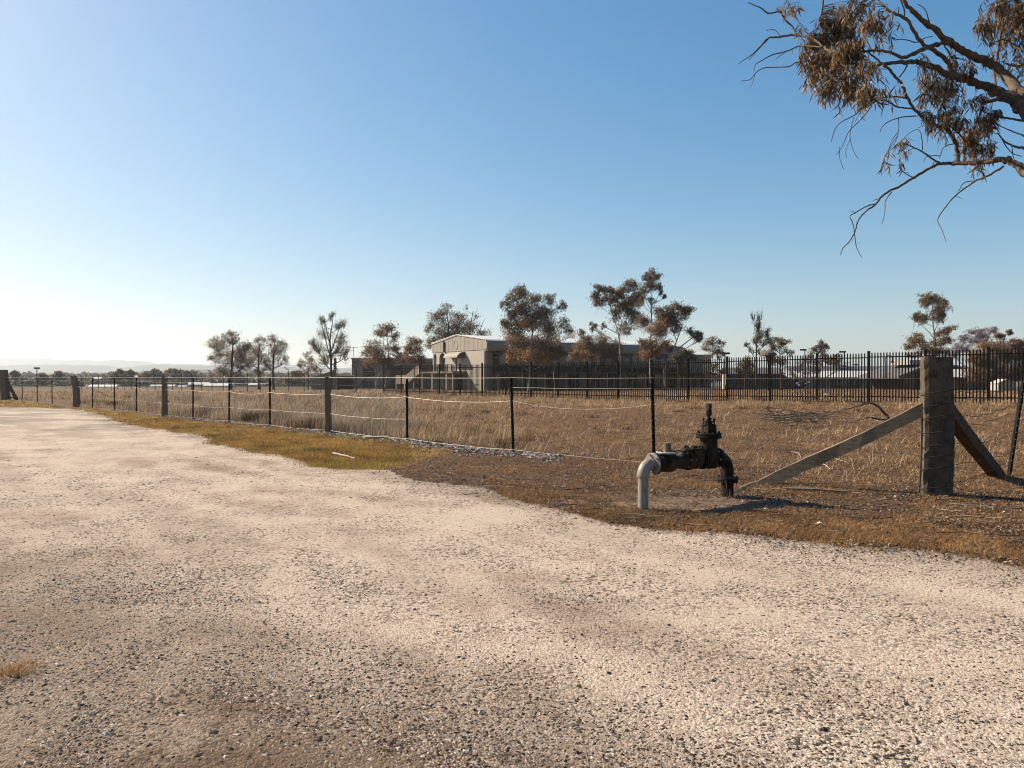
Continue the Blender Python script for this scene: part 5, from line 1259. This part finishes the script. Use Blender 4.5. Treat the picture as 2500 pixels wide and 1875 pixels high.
# gable wall with door openings left in it
wall = MB()
wall.box(0, .3, 0, 6.45, 0, 5.68, M=fr); wall.box(0, .3, 6.45, 8.25, 4.95, 5.68, M=fr); wall.box(0, .3, 6.45, 8.25, 2.35, 2.75, M=fr)
wall.box(0, .3, 8.25, 11.0, 0, 5.68, M=fr); wall.box(0, .3, 11.0, W, 0, 2.75, M=fr)
def niche(y0, y1, cy, w_, z0, zt, top, x=0, d_=.3, nseg=26):
    """wall strip y0..y1, z0..top with a round headed opening"""
    r = w_ / 2
    wall.box(x, x + d_, y0, cy - r, z0, top, M=fr); wall.box(x, x + d_, cy + r, y1, z0, top, M=fr)
    for k in range(nseg):
        a0_ = math.pi * k / nseg; a1_ = math.pi * (k + 1) / nseg
        ya, yb = cy + r * math.cos(a1_), cy + r * math.cos(a0_); zc = zt - r + r * math.sin((a0_ + a1_) / 2)
        wall.box(x, x + d_, ya, yb, zc, top, M=fr)
niche(11.0, 14.0, 12.5, 1.85, 2.75, 5.9 - .35, 5.68)
niche(14.0, 15.6, 14.85, .95, 2.75, 5.75 - .3, 5.68)
wall.box(.3, Lm, .35, .36, 0, EV - .6, M=fr)      # long wall core
wall.box(.3, Lm, W - .3, W, 0, EV, M=fr); wall.box(Lm - .3, Lm, .36, W - .3, 0, EV, M=fr)
wall.build('wall', M['stucco'], mbd)
fb_(fr, [(.7, Lm - .5, .30, .346, 0, 3.42)], 'painted_shade_wall', M['shade_in'], mbd)  # near-black sheet paints in the deep shade of the lower bays
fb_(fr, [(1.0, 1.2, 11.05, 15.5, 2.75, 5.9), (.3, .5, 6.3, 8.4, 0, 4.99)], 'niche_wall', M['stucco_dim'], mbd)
# cladding band following the gable
def roofz(y): return EV + .55 + .95 * (1 - abs(y - W/2) / (W/2))
def gband(x, lo_, d_=.08):
    ys = np.linspace(-.55, W + .3, 25)
    top = [(y, roofz(np.clip(y, 0, W)) - .12 - (0 if 0 < y < W else (.12 if y > -.4 else .45))) for y in ys]
    return [(y, lo_ + (0 if y > -.1 else .35)) for y in (-.55, 0, W + .2)] + top[::-1]
mb = MB(); mb.prism(gband(0, 5.68), -.06, .10, fr.yz(0)); band = mb.build('gable_band', M['stucco_band'], mbd)
fb_(fr, [(-.075, -.058, y - .025, y + .025, 5.72, roofz(y) - .2) for y in np.arange(.7, W, 1.22) if abs(y - 8.15) > .7], 'batten', M['stucco_dim'], band)
mb = MB(); n = 28; cy, cz = 8.15, 6.62
V = [];
for k in range(n):
    a = 2 * math.pi * k / n
    for rr_, xx in ((.52, -.07), (.60, -.11), (.68, -.07)): V.append((xx, cy + rr_ * math.cos(a), cz + rr_ * 1.12 * math.sin(a)))
mb.add(fr(V), [[k*3+j, k*3+j+1, ((k+1) % n)*3+j+1, ((k+1) % n)*3+j] for k in range(n) for j in range(2)]); mb.build('round_emblem', M['stucco_dim'], band)
fb_(fr, [(-.30, -.12, 11.6, 11.78, 5.6, 7.3)], 'downpipe', M['grey_wall'], mbd)
mb = MB(); tr = [(-.62, 6.0), (-.60, 6.55), (-.35, 6.95), (0, roofz(0) + .02)]; pts = [fr((-.1, y, z))[0] for y, z in [(0, 0.0), (0, 5.4), (-.45, 5.6)] + tr]
mb.tube(pts, .09, 6); pts = [fr((-.1, y, roofz(min(max(y, 0), W)) + .0))[0] for y in np.linspace(0, W + .3, 16)]; mb.tube(pts, .09, 6)
mb.build('edge_trim', M['trim'], mbd)
# roof and curved eave along the long side
prof = [(0, 5.45), (-.35, 5.48), (-.62, 5.70), (-.68, 6.10), (-.60, 6.55), (-.35, 6.90), (0, roofz(0) - .1), (0, 5.45)]
mb = MB(); mb.prism(prof[:-1], .08, Lm + .2, fr.yz(0)); mb.build('curved_eave', M['stucco_dim'], mbd)
mb = MB(); mb.prism([(-.40, 6.95), (0, roofz(0)), (W/2, roofz(W/2)), (W + .4, roofz(W) - .1), (W + .4, roofz(W) - .22), (W/2, roofz(W/2) - .10), (0, roofz(0) - .10)], -.15, Lm + .3, fr.yz(0)); rf = mb.build('roof', M['roof_pale'], mbd)
mb = MB(); mb.tube([fr((9.6, 5, 7.4))[0], fr((9.6, 5, 9.0))[0]], .07, 6); mb.build('vent_pipe', M['black_metal'], rf)
# door, landing, awning
fb_(fr, [(-.05, .0, 6.55, 7.85, 2.75, 4.72)], 'door', M['door'], mbd)
o = fb_(fr, [(.14, .20, 7.95, 8.2, 2.75, 4.9), (.14, .20, 6.45, 6.56, 2.75, 4.9)], 'window', M['glass'], mbd)
fb_(fr, [(-.07, -.051, 7.05, 7.3, 3.65, 3.95)], 'door_plate', M['shade_in'], mbd)
ap = [(0, 5.55), (-.5, 5.50), (-.95, 5.30), (-1.25, 5.0), (-1.35, 4.72), (-1.29, 4.72), (-1.18, 4.98), (-.90, 5.23), (-.48, 5.43), (0, 5.48)]
mb = MB(); mb.prism([(a, z) for a, z in ap], 5.55, 9.75, lambda V: fr(np.stack([V[:, 0], V[:, 2], V[:, 1]], -1))); aw = mb.build('door_awning', M['stucco_band'], mbd)
mb = MB()
for yy in (5.57, 9.70): mb.prism([(a, z) for a, z in ap[:5]] + [(0, 4.72)], yy, yy + .03, lambda V: fr(np.stack([V[:, 0], V[:, 2], V[:, 1]], -1)))
mb.build('awning_cheek', M['grey_wall'], aw)
land = fb_(fr, [(-2.2, 0, 5.2, 15.8, 2.45, 2.72)], 'landing', M['stucco_dim'], mbd)
rl = [(-2.2, -2.14, 5.2, 13.0, 3.70, 3.76), (-2.2, -2.14, 5.2, 5.26, 2.72, 3.7)]
rl += [(-2.2, -2.15, y, y + .05, 2.72, 3.7) for y in np.arange(5.6, 13, .42)]
fb_(fr, rl, 'railing', M['black_metal'], land)
fb_(fr, [(-2.15, -1.9, 7.2, 7.45, 0, 2.45), (-2.15, -1.9, 11.6, 11.9, 0, 2.45), (-2.15, -1.9, 14.8, 15.1, 0, 2.45), (-2.15, -1.9, 5.3, 5.5, 0, 2.45)], 'column', M['trim'], land)
fb_(fr, [(-.02, .05, 6.2, 8.6, .05, 2.3)], 'doorway', M['shade_in'], mbd)  # flat dark sheet paints in the shade inside the opening
# stair with sloping parapet and lower landing
st = MB(); st.prism([(15.8, 2.45), (15.8, 3.75), (16.4, 3.75), (20.6, 2.2), (24.2, 2.2), (24.2, .8), (20.4, .8)], -2.25, -2.05, fr.yz(0))
st.box(-2.05, -.6, 20.4, 24.2, .8, 1.0, M=fr); st.box(-2.25, -.6, 24.2, 24.4, 0, 2.2, M=fr)
for k in range(9): st.box(-2.05, -.6, 15.8 + k * .52, 16.32 + k * .52, 2.3 - k * .165, 2.55 - k * .165, M=fr)
sto = st.build('staircase', M['stucco'], mbd)
fb_(fr, [(-2.2, -2.0, 21, 21.3, 0, .8)], 'column', M['trim'], sto)
# long side: pilasters, windows, awnings, balcony
ws, gs, sl_, pl_, ag = [], [], [], [], []
k = 0
for x in np.arange(1.4, Lm - 2, 3.9):
    gs.append((x, x + 1.15, .28, .34, 3.55, 5.0)); sl_.append((x - .08, x + 1.23, .2, .34, 3.45, 3.55)); sl_.append((x - .05, x + 1.2, .26, .34, 4.55, 4.62))
    gs.append((x - .1, x + 1.3, .25, .295, .2, 2.3)); sl_.append((x - .05, x + 1.2, .26, .34, 1.05, 1.12))
    pl_.append((x + 2.3, x + 2.62, -.25, .34, 0, 5.5))
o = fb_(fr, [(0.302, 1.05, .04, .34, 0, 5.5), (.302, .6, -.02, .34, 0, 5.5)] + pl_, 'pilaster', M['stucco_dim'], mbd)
for b in gs:
    w_ = fb_(fr, [b], 'window', M['glass'], mbd)
fb_(fr, sl_, 'window_sill', M['stucco_dim'], mbd)
for x in np.arange(1.4, Lm - 2, 3.9):
    mb = MB(); mb.prism([(.33, 5.42), (0, 5.40), (-.4, 5.2), (-.55, 4.9), (-.5, 4.9), (-.35, 5.12), (.33, 5.3)], x - .15, x + 1.3, fr.yz(0)); mb.build('window_awning', M['grey_wall'], mbd)
bal = fb_(fr, [(1.2, Lm, -1.5, .30, 2.38, 2.62)], 'balcony', M['grey_wall'], mbd)
fb_(fr, [(1.2, Lm, -1.5, -1.44, 3.5, 3.56)] + [(x, x + .05, -1.5, -1.45, 2.62, 3.5) for x in np.arange(1.2, Lm, .3)], 'railing', M['black_metal'], bal)
fb_(fr, [(x, x + .25, -1.5, -1.3, 0, 2.38) for x in np.arange(1.2, Lm, 3.9)], 'column', M['stucco'], bal)
# flat roofed end block
eb = empty('end_block', fr((Lm + .5, 0, 0))[0], 'plain flat roofed cream block at the right end of the two storey building', 'building')
fb_(fr, [(Lm + .35, 45.2, -.3, 9, 0, 5.55)], 'wall', M['stucco_dim'], eb); fb_(fr, [(Lm + .3, 45.3, -.4, 9.1, 5.55, 5.7)], 'roof', M['stucco_band'], eb)
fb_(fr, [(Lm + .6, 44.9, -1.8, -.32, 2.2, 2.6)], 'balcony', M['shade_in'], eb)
fb_(fr, [(Lm + 1 + k * 1.7, Lm + 1.9 + k * 1.7, -.36, -.305, .2, 2.0) for k in range(3)], 'window', M['glass'], eb)

# --- left grey wing
w0 = P(859, 948, 147); w0[2] = -.82; fl = FR(w0, R(12))
lw = empty('grey_wing', w0, 'long grey shaded building with a pale roof strip, left of the cream gable', 'building')
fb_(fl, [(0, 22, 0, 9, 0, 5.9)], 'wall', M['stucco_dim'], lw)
mb = MB(); mb.prism([(-.05, 5.2), (-.5, 5.3), (-.7, 5.7), (-.6, 6.05), (.0, 6.22), (.0, 5.2)], 0, 22, fl.yz(0)); mb.build('curved_eave', M['stucco_dim'], lw)
mb = MB(); mb.prism([(-.4, 6.12), (0, 6.25), (4.5, 6.72), (9.4, 6.2), (9.4, 6.05), (0, 6.05)], -.2, 22, fl.yz(0)); mb.build('roof', M['roof_pale'], lw)
for x in (2.2, 7.5, 12.6, 17.5):
    w_ = fb_(fl, [(x, x + 2.4, -.06, 0, 2.5, 4.6)], 'window', M['glass'], lw); fb_(fl, [(x - .1, x + 2.5, -.12, -.065, 3.4, 3.52), (x - .1, x + 2.5, -.12, -.065, 2.4, 2.5)], 'frame', M['stucco_band'], w_)
    fb_(fl, [(x, x + 2.0, -.06, 0, .2, 1.5)], 'window', M['glass'], lw)
fb_(fl, [(x, x + .4, -.35, -.001, 0, 5.2) for x in (0.0, 5.6, 10.8, 15.8, 20.5)], 'pilaster', M['stucco_dim'], lw)
# sloping stair wall
c = P(760, 950, 118); c[2] = gz(c[0], c[1]); fs = FR(c, R(8)); sc_ = 118 / F
mb = MB(); mb.prism([(0, 0), (60*sc_, 0), (60*sc_, 5.05), (54*sc_, 5.15), (53*sc_, 3.1), (18*sc_, 2.25), (0, 2.0)], 0, .35, fs.xz())
tag(mb.build('stair_wall', M['stucco_dim'], loc=c), 'free standing wall with sloping top and narrow upright end, left of the grey wing', 'wall')
c = P(822, 950, 121); c[2] = gz(c[0], c[1]); f2 = FR(c, R(6)); ls = empty('low_shed', c, 'low dark shed with a pale flat roof between the sloping wall and the grey wing', 'shed')
fb_(f2, [(0, 2.4, 0, 4, 0, 2.15)], 'wall', M['brown_wall'], ls); fb_(f2, [(-.1, 2.5, -.3, 4.1, 2.15, 2.35)], 'roof', M['roof_pale'], ls)
# TV antenna and vent behind
c = fl((0.3, 1.5, 6.3))[0]; mb = MB(); mb.tube([c, c + [0, 0, 2.1]], .05, 5); mb.tube([c + [-.7, 0, 1.95], c + [.9, 0, 1.95]], .035, 4)
for k in range(5): mb.tube([c + [-.6 + k * .3, -.35, 1.95], c + [-.6 + k * .3, .35, 1.95]], .02, 4)
mb.tube([c + [-.4, 0, 1.4], c + [.4, 0, 1.4]], .03, 4)
tag(mb.build('television_antenna', M['black_metal'], loc=c), 'thin television antenna on the left end of the grey wing roof', 'antenna')

# --- right: grey shed group
c = P(1776, 948, 128); c[2] = gz(c[0], c[1]) - .3; f3 = FR(c, R(-6)); gsd = empty('grey_shed', c, 'grey gabled shed with one sunlit pale end, right of the flat roofed block', 'shed')
fb_(f3, [(0.0, 9.2, 0, 5, 0, 3.0)], 'wall', M['grey_wall'], gsd); fb_(f3, [(-.12, -.02, .1, 4.9, 0, 2.9)], 'painted_lit_end', M['trim'], gsd)  # end panel in pale trim colour paints in the sunlit side
mb = MB(); mb.prism([(-.4, 3.0), (2.5, 4.1), (5.4, 3.0), (5.4, 2.85), (2.5, 3.9), (-.4, 2.85)], -.3, 9.5, f3.yz(0)); mb.build('roof', M['roof_grey'], gsd)
fb_(f3, [(2, 3, -.05, 0, .3, 2.1), (5.2, 6.6, -.05, 0, .9, 2.0)], 'window', M['glass'], gsd)
c = P(1868, 948, 140); c[2] = gz(c[0], c[1]) - .2; f4 = FR(c, R(6)); g2 = empty('grey_shed', c, 'low grey shed with a sloping right end wall, behind the domed top lamp', 'shed')
mb = MB(); mb.prism([(0, 0), (0, 3.0), (3.4, 3.0), (8.6, .2), (8.6, 0)], 0, 4, f4.xz()); mb.build('wall', M['grey_wall'], g2)
fb_(f4, [(-.2, 3.6, -.3, 4.2, 3.003, 3.15)], 'roof', M['roof_pale'], g2); fb_(f4, [(1.0, 1.8, -.05, 0, .2, 2.2)], 'door', M['brown_wall'], g2)
# --- long pale roofed building
c = P(1890, 948, 150); c[2] = gz(c[0], 150) - .1; f5 = FR(c, R(3)); lb = empty('long_low_building', c, 'long low building with a pale ribbed roof and brown and cream wall panels', 'building')
LW_ = 30.5
mb = MB(); mb.prism([(-1.2, 2.35), (4.2, 3.75), (9.5, 2.4), (9.5, 2.25), (4.2, 3.6), (-1.2, 2.22)], -.5, LW_ + .5, f5.yz(0)); rf = mb.build('roof', M['roof_pale'], lb)
fb_(f5, [(-.4, LW_ + .4, -1.22, -1.201, 2.1, 2.34)], 'gutter', M['roof_grey'], rf)
mb = MB(); mb.box(6, LW_ + 6, 7.0, 11, 0, 3.9, M=f5); mb.prism([(6.6, 3.9), (9, 4.75), (11.4, 3.9)], 6, LW_ + 6, f5.yz(0)); mb.build('rear_roof', M['roof_grey'], lb)
fb_(f5, [(0, LW_, 0, 8, 0, 2.5)], 'wall', M['brown_panel'], lb)
x = .2; k = 0; cre, drk = [], []
while x < LW_ - 1:
    w_ = random.uniform(.35, .8); (cre if k % 2 else drk).append((x, x + w_, -.05, -.001, .05 if k % 2 else .2, 2.2)); x += w_ + random.uniform(.1, .6); k += 1
for b in drk: fb_(f5, [b], 'window', M['glass'], lb)
for b in cre: fb_(f5, [b], 'wall_panel', M['stucco'], lb)
fb_(f5, [(x_, x_ + .14, -1.1, -.96, 0, 2.3) for x_ in np.arange(0, LW_, 3.4)], 'post', M['trim'], lb)
# --- brown gabled building beside the post
c = P(2206, 950, 118); c[2] = gz(c[0], c[1]); f6 = FR(c, R(14)); bg_ = empty('brown_building', c, 'brown walled building with a pale low gable roof, directly left of the thick corner post', 'building')
fb_(f6, [(0, 13.2, 0, 7, 0, 2.75)], 'wall', M['brown_wall'], bg_); fb_(f6, [(0.0, 2.0, -.06, -.001, 0, 2.7)], 'end_panel', M['brown_panel'], bg_)
mb = MB(); mb.prism([(0, 2.75), (1.2, 3.05), (3.4, 3.6), (9.0, 3.6), (13.2, 2.75)], 0, 7, f6.xz()); mb.build('gable', M['brown_wall'], bg_)
mb = MB(); mb.prism([(-1.9, 2.2), (3.5, 3.95), (9.0, 3.95), (14.2, 2.75), (14.2, 2.5), (9.0, 3.62), (3.5, 3.62), (-1.9, 1.75)], -1.2, 8, f6.xz()); mb.build('roof', M['roof_grey'], bg_)
fb_(f6, [(1.6, 7.0, .5, 5, 3.96, 4.75)], 'upper_storey', M['stucco'], bg_); fb_(f6, [(7.01, 9.4, .9, 4.6, 3.96, 4.6)], 'vent_box', M['brown_panel'], bg_)
fb_(f6, [(3, 5.6, -.05, 0, .3, 2.2), (7, 8, -.05, 0, 0, 2.2)], 'window', M['glass'], bg_)
c = P(2322, 950, 108); c[2] = gz(c[0], c[1]); f7 = FR(c, R(6)); pb = empty('pink_building', c, 'pinkish low building with a pale roof just right of the thick corner post', 'building')
fb_(f7, [(0, 6.2, 0, 5, 0, 1.9)], 'wall', M['brown_panel'], pb)
mb = MB(); mb.prism([(-.8, 1.9), (2.5, 3.1), (5.6, 1.9), (5.6, 1.75), (-.8, 1.75)], -.6, 6.8, f7.yz(0)); mb.build('roof', M['roof_pale'], pb)
fb_(f7, [(1.2, 2.0, -.05, 0, .2, 1.5), (3.6, 4.6, -.05, 0, .6, 1.5)], 'window', M['glass'], pb); fb_(f7, [(.2, .9, -.06, -.001, .05, 1.8), (2.6, 3.1, -.06, -.001, .05, 1.8)], 'wall_panel', M['stucco'], pb)
c = P(2437, 951, 95); c[2] = gz(c[0], c[1]); f8 = FR(c, R(-8)); ht_ = empty('small_hut', c, 'small pale hut with a gabled top at the foot of the broad dark brown tree', 'hut')
mb = MB(); mb.prism([(0, 0), (1.9, 0), (1.9, 1.0), (.95, 1.45), (0, 1.0)], 0, 2, f8.xz()); mb.build('wall', M['stucco'], ht_)
mb = MB(); mb.prism([(-.1, 1.02), (.95, 1.54), (2.0, 1.02), (2.0, .95), (.95, 1.46), (-.1, .95)], -.1, 2.1, f8.xz()); mb.build('roof', M['trim'], ht_)
# picnic tables in front of the long building
tb0 = None
for k, u in enumerate((2036, 2050, 2064, 2079)):
    p = P(u, 946, 141); p[2] = gz(p[0], p[1])
    lab = ('dark outdoor table, first from the left before the pale roofed building', 'dark outdoor table, second from the left before the pale roofed building', 'dark outdoor table, third from the left before the pale roofed building', 'dark outdoor table, rightmost before the pale roofed building')[k]
    if tb0 is None:
        t_ = empty('picnic_table', p, lab, 'table', 'outdoor tables by the long building')
        mb = MB(); mb.box(-.45, .45, -.4, .4, .70, .76, M=lambda V: V + p); mb.build('table_top', M['black_metal'], t_)
        for s_ in (-1, 1):
            mb = MB(); mb.box(-.45, .45, s_ * .7 - .14, s_ * .7 + .14, .42, .47, M=lambda V: V + p); mb.build('seat', M['black_metal'], t_)
            mb = MB(); mb.beam(p + [s_ * .35, -.6, 0], p + [s_ * .35, .3, .7], .08, .05); mb.beam(p + [s_ * .35, .6, 0], p + [s_ * .35, -.3, .7], .08, .05); mb.box(s_ * .35 - .03, s_ * .35 + .03, -.7, .7, .36, .42, M=lambda V: V + p); mb.build('leg', M['black_metal'], t_)
        tb0 = t_
    else:
        t_ = tb0.copy(); COL.objects.link(t_); t_.location = [float(a) for a in p]; t_['label'] = lab
        for ch in list(tb0.children): c_ = ch.copy(); COL.objects.link(c_); c_.parent = t_

# --- lamp posts
def lamp(u, vt, Y, hw_px, lab, kind='bar', off=0):
    b = P(u, 948, Y); b[2] = gz(b[0], Y); t = P(u, vt, Y); s_ = Y / F
    r = empty('lamp_post', b, lab, 'lamp post')
    mb = MB(); mb.tube([b - [0, 0, .1], t], .07, 6); mb.build('pole', M['black_metal'], r)
    mb = MB(); cx = off * s_
    if kind == 'bar': mb.box(cx - hw_px * s_ / 2, cx + hw_px * s_ / 2, -.2, .2, 0, .24, M=lambda V: V + t)
    elif kind == 'dome':
        mb.lathe([(0, .55), (.35, .5), (.75, .25), (.85, .0), (.3, -.1), (.22, -.45), (0, -.5)], t, 'z', 16)
    mb.build('lamp_head', M['black_metal'] if kind == 'bar' else M['grey_wall'], r)
lamp(1770, 865, 95, 22, 'lamp post with a wide flat double head right of the small round gum tree')
lamp(1965, 856, 112, 14, 'flat headed lamp post just left of the dark domed tree of the long building', off=-4)
lamp(2061, 861, 112, 14, 'flat headed lamp post rising above the middle of the long pale roof', off=-4)
lamp(2207, 887, 125, 14, 'short lamp post with a flat head left of the thick corner post', off=-2)
lamp(2090, 892, 150, 9, 'tiny flat lamp head on the ridge of the long pale roof')
lamp(1876, 868, 75, 20, 'lamp post with a pale domed cap standing in front of the spindly tree group', 'dome')
b = P(2161, 948, 98); b[2] = gz(b[0], 98); s_ = 98 / F; r = empty('lamp_post', b, 'gooseneck lamp post with a curved top and hanging bell lamp left of the corner post', 'lamp post')
mb = MB(); pts = [b, P(2162, 885, 98)] + [P(2170 - 9 * math.cos(a), 880 - 13 * math.sin(a), 98) for a in np.linspace(0, math.pi, 9)]; mb.tube(pts, .05, 6); mb.build('pole', M['black_metal'], r)
mb = MB(); mb.lathe([(.05, .1), (.1, .0), (.25, -.28), (0, -.3)], P(2179, 880, 98), 'z', 10); mb.build('lamp_shade', M['black_metal'], r)
b = P(90, 945, 260); b[2] = gz(b[0], 260); r = empty('light_tower', b, 'thin flood light tower on the far left above the valley trees', 'light tower'); mb = MB(); mb.tube([b, P(90, 901, 260)], .16, 5); mb.build('pole', M['black_metal'], r)
mb = MB(); mb.box(-.9, .9, -.3, .3, 0, .6, M=lambda V: V + P(90, 901, 260)); mb.build('lamp_head', M['black_metal'], r)

# --- white roofed sheds in the valley and far houses
def shed(u0, u1, vt, Y, lab, rz_=0, wallmat='grey_wall', ph=4, cat='shed', name='white_roofed_shed'):
    a_ = P(u0, vt, Y); b_ = P(u1, vt, Y); w_ = b_[0] - a_[0]; c = np.array([a_[0], Y, float(gz((a_[0] + b_[0]) / 2, Y)) - 1]); top = a_[2] - c[2]
    f = FR(c, R(rz_)); r = empty(name, c, lab, cat); pz = ph * Y / F
    dz = w_ * .35
    fb_(f, [(0, w_, 0, dz, 0, top - pz)], 'wall', M[wallmat], r)
    mb = MB(); mb.prism([(-.4, top - pz - .1), (dz * .5, top), (dz + .4, top - pz - .1)], -.4, w_ + .4, f.yz(0)); mb.build('roof', M['roof_pale'], r)
shed(462, 505, 933, 215, 'pale roofed shed left of the round crowned gum, its front half', 4, 'grey_wall', 5)
shed(500, 562, 936, 205, 'long white roofed shed beneath the round crowned gum', 3, 'grey_wall', 5)
shed(218, 280, 939, 210, 'long white roof glimpsed between the third and fourth timber pickets on the left', 2, 'grey_wall', 4)
shed(370, 392, 939, 215, 'small white roof just left of the square grey timber post', 5, 'grey_wall', 3)
shed(405, 425, 939, 218, 'small white roof just right of the square grey timber post', -5, 'grey_wall', 3)
shed(438, 452, 940, 222, 'tiny white roof in the valley, left of the big pale shed', 5, 'grey_wall', 3)
shed(112, 127, 946, 190, 'tiny white roof beside the third black picket from the left', 0, 'grey_wall', 3)
shed(610, 634, 935, 210, 'grey roofed shed behind the straight dark trunk', 0, 'grey_wall', 4)
shed(228, 245, 921, 330, 'far pale house above the long white roof on the left', 0, 'stucco', 3, 'house', 'far_house')
shed(318, 334, 917, 420, 'far pale house right of the smaller domed tree', 0, 'stucco', 3, 'house', 'far_house')
for i, (u, v) in enumerate(((70,911),(165,909),(186,912),(212,910),(262,912),(345,911),(358,906),(448,905),(452,910),(476,908),(500,904),(531,907),(563,906),(604,908))):
    pass
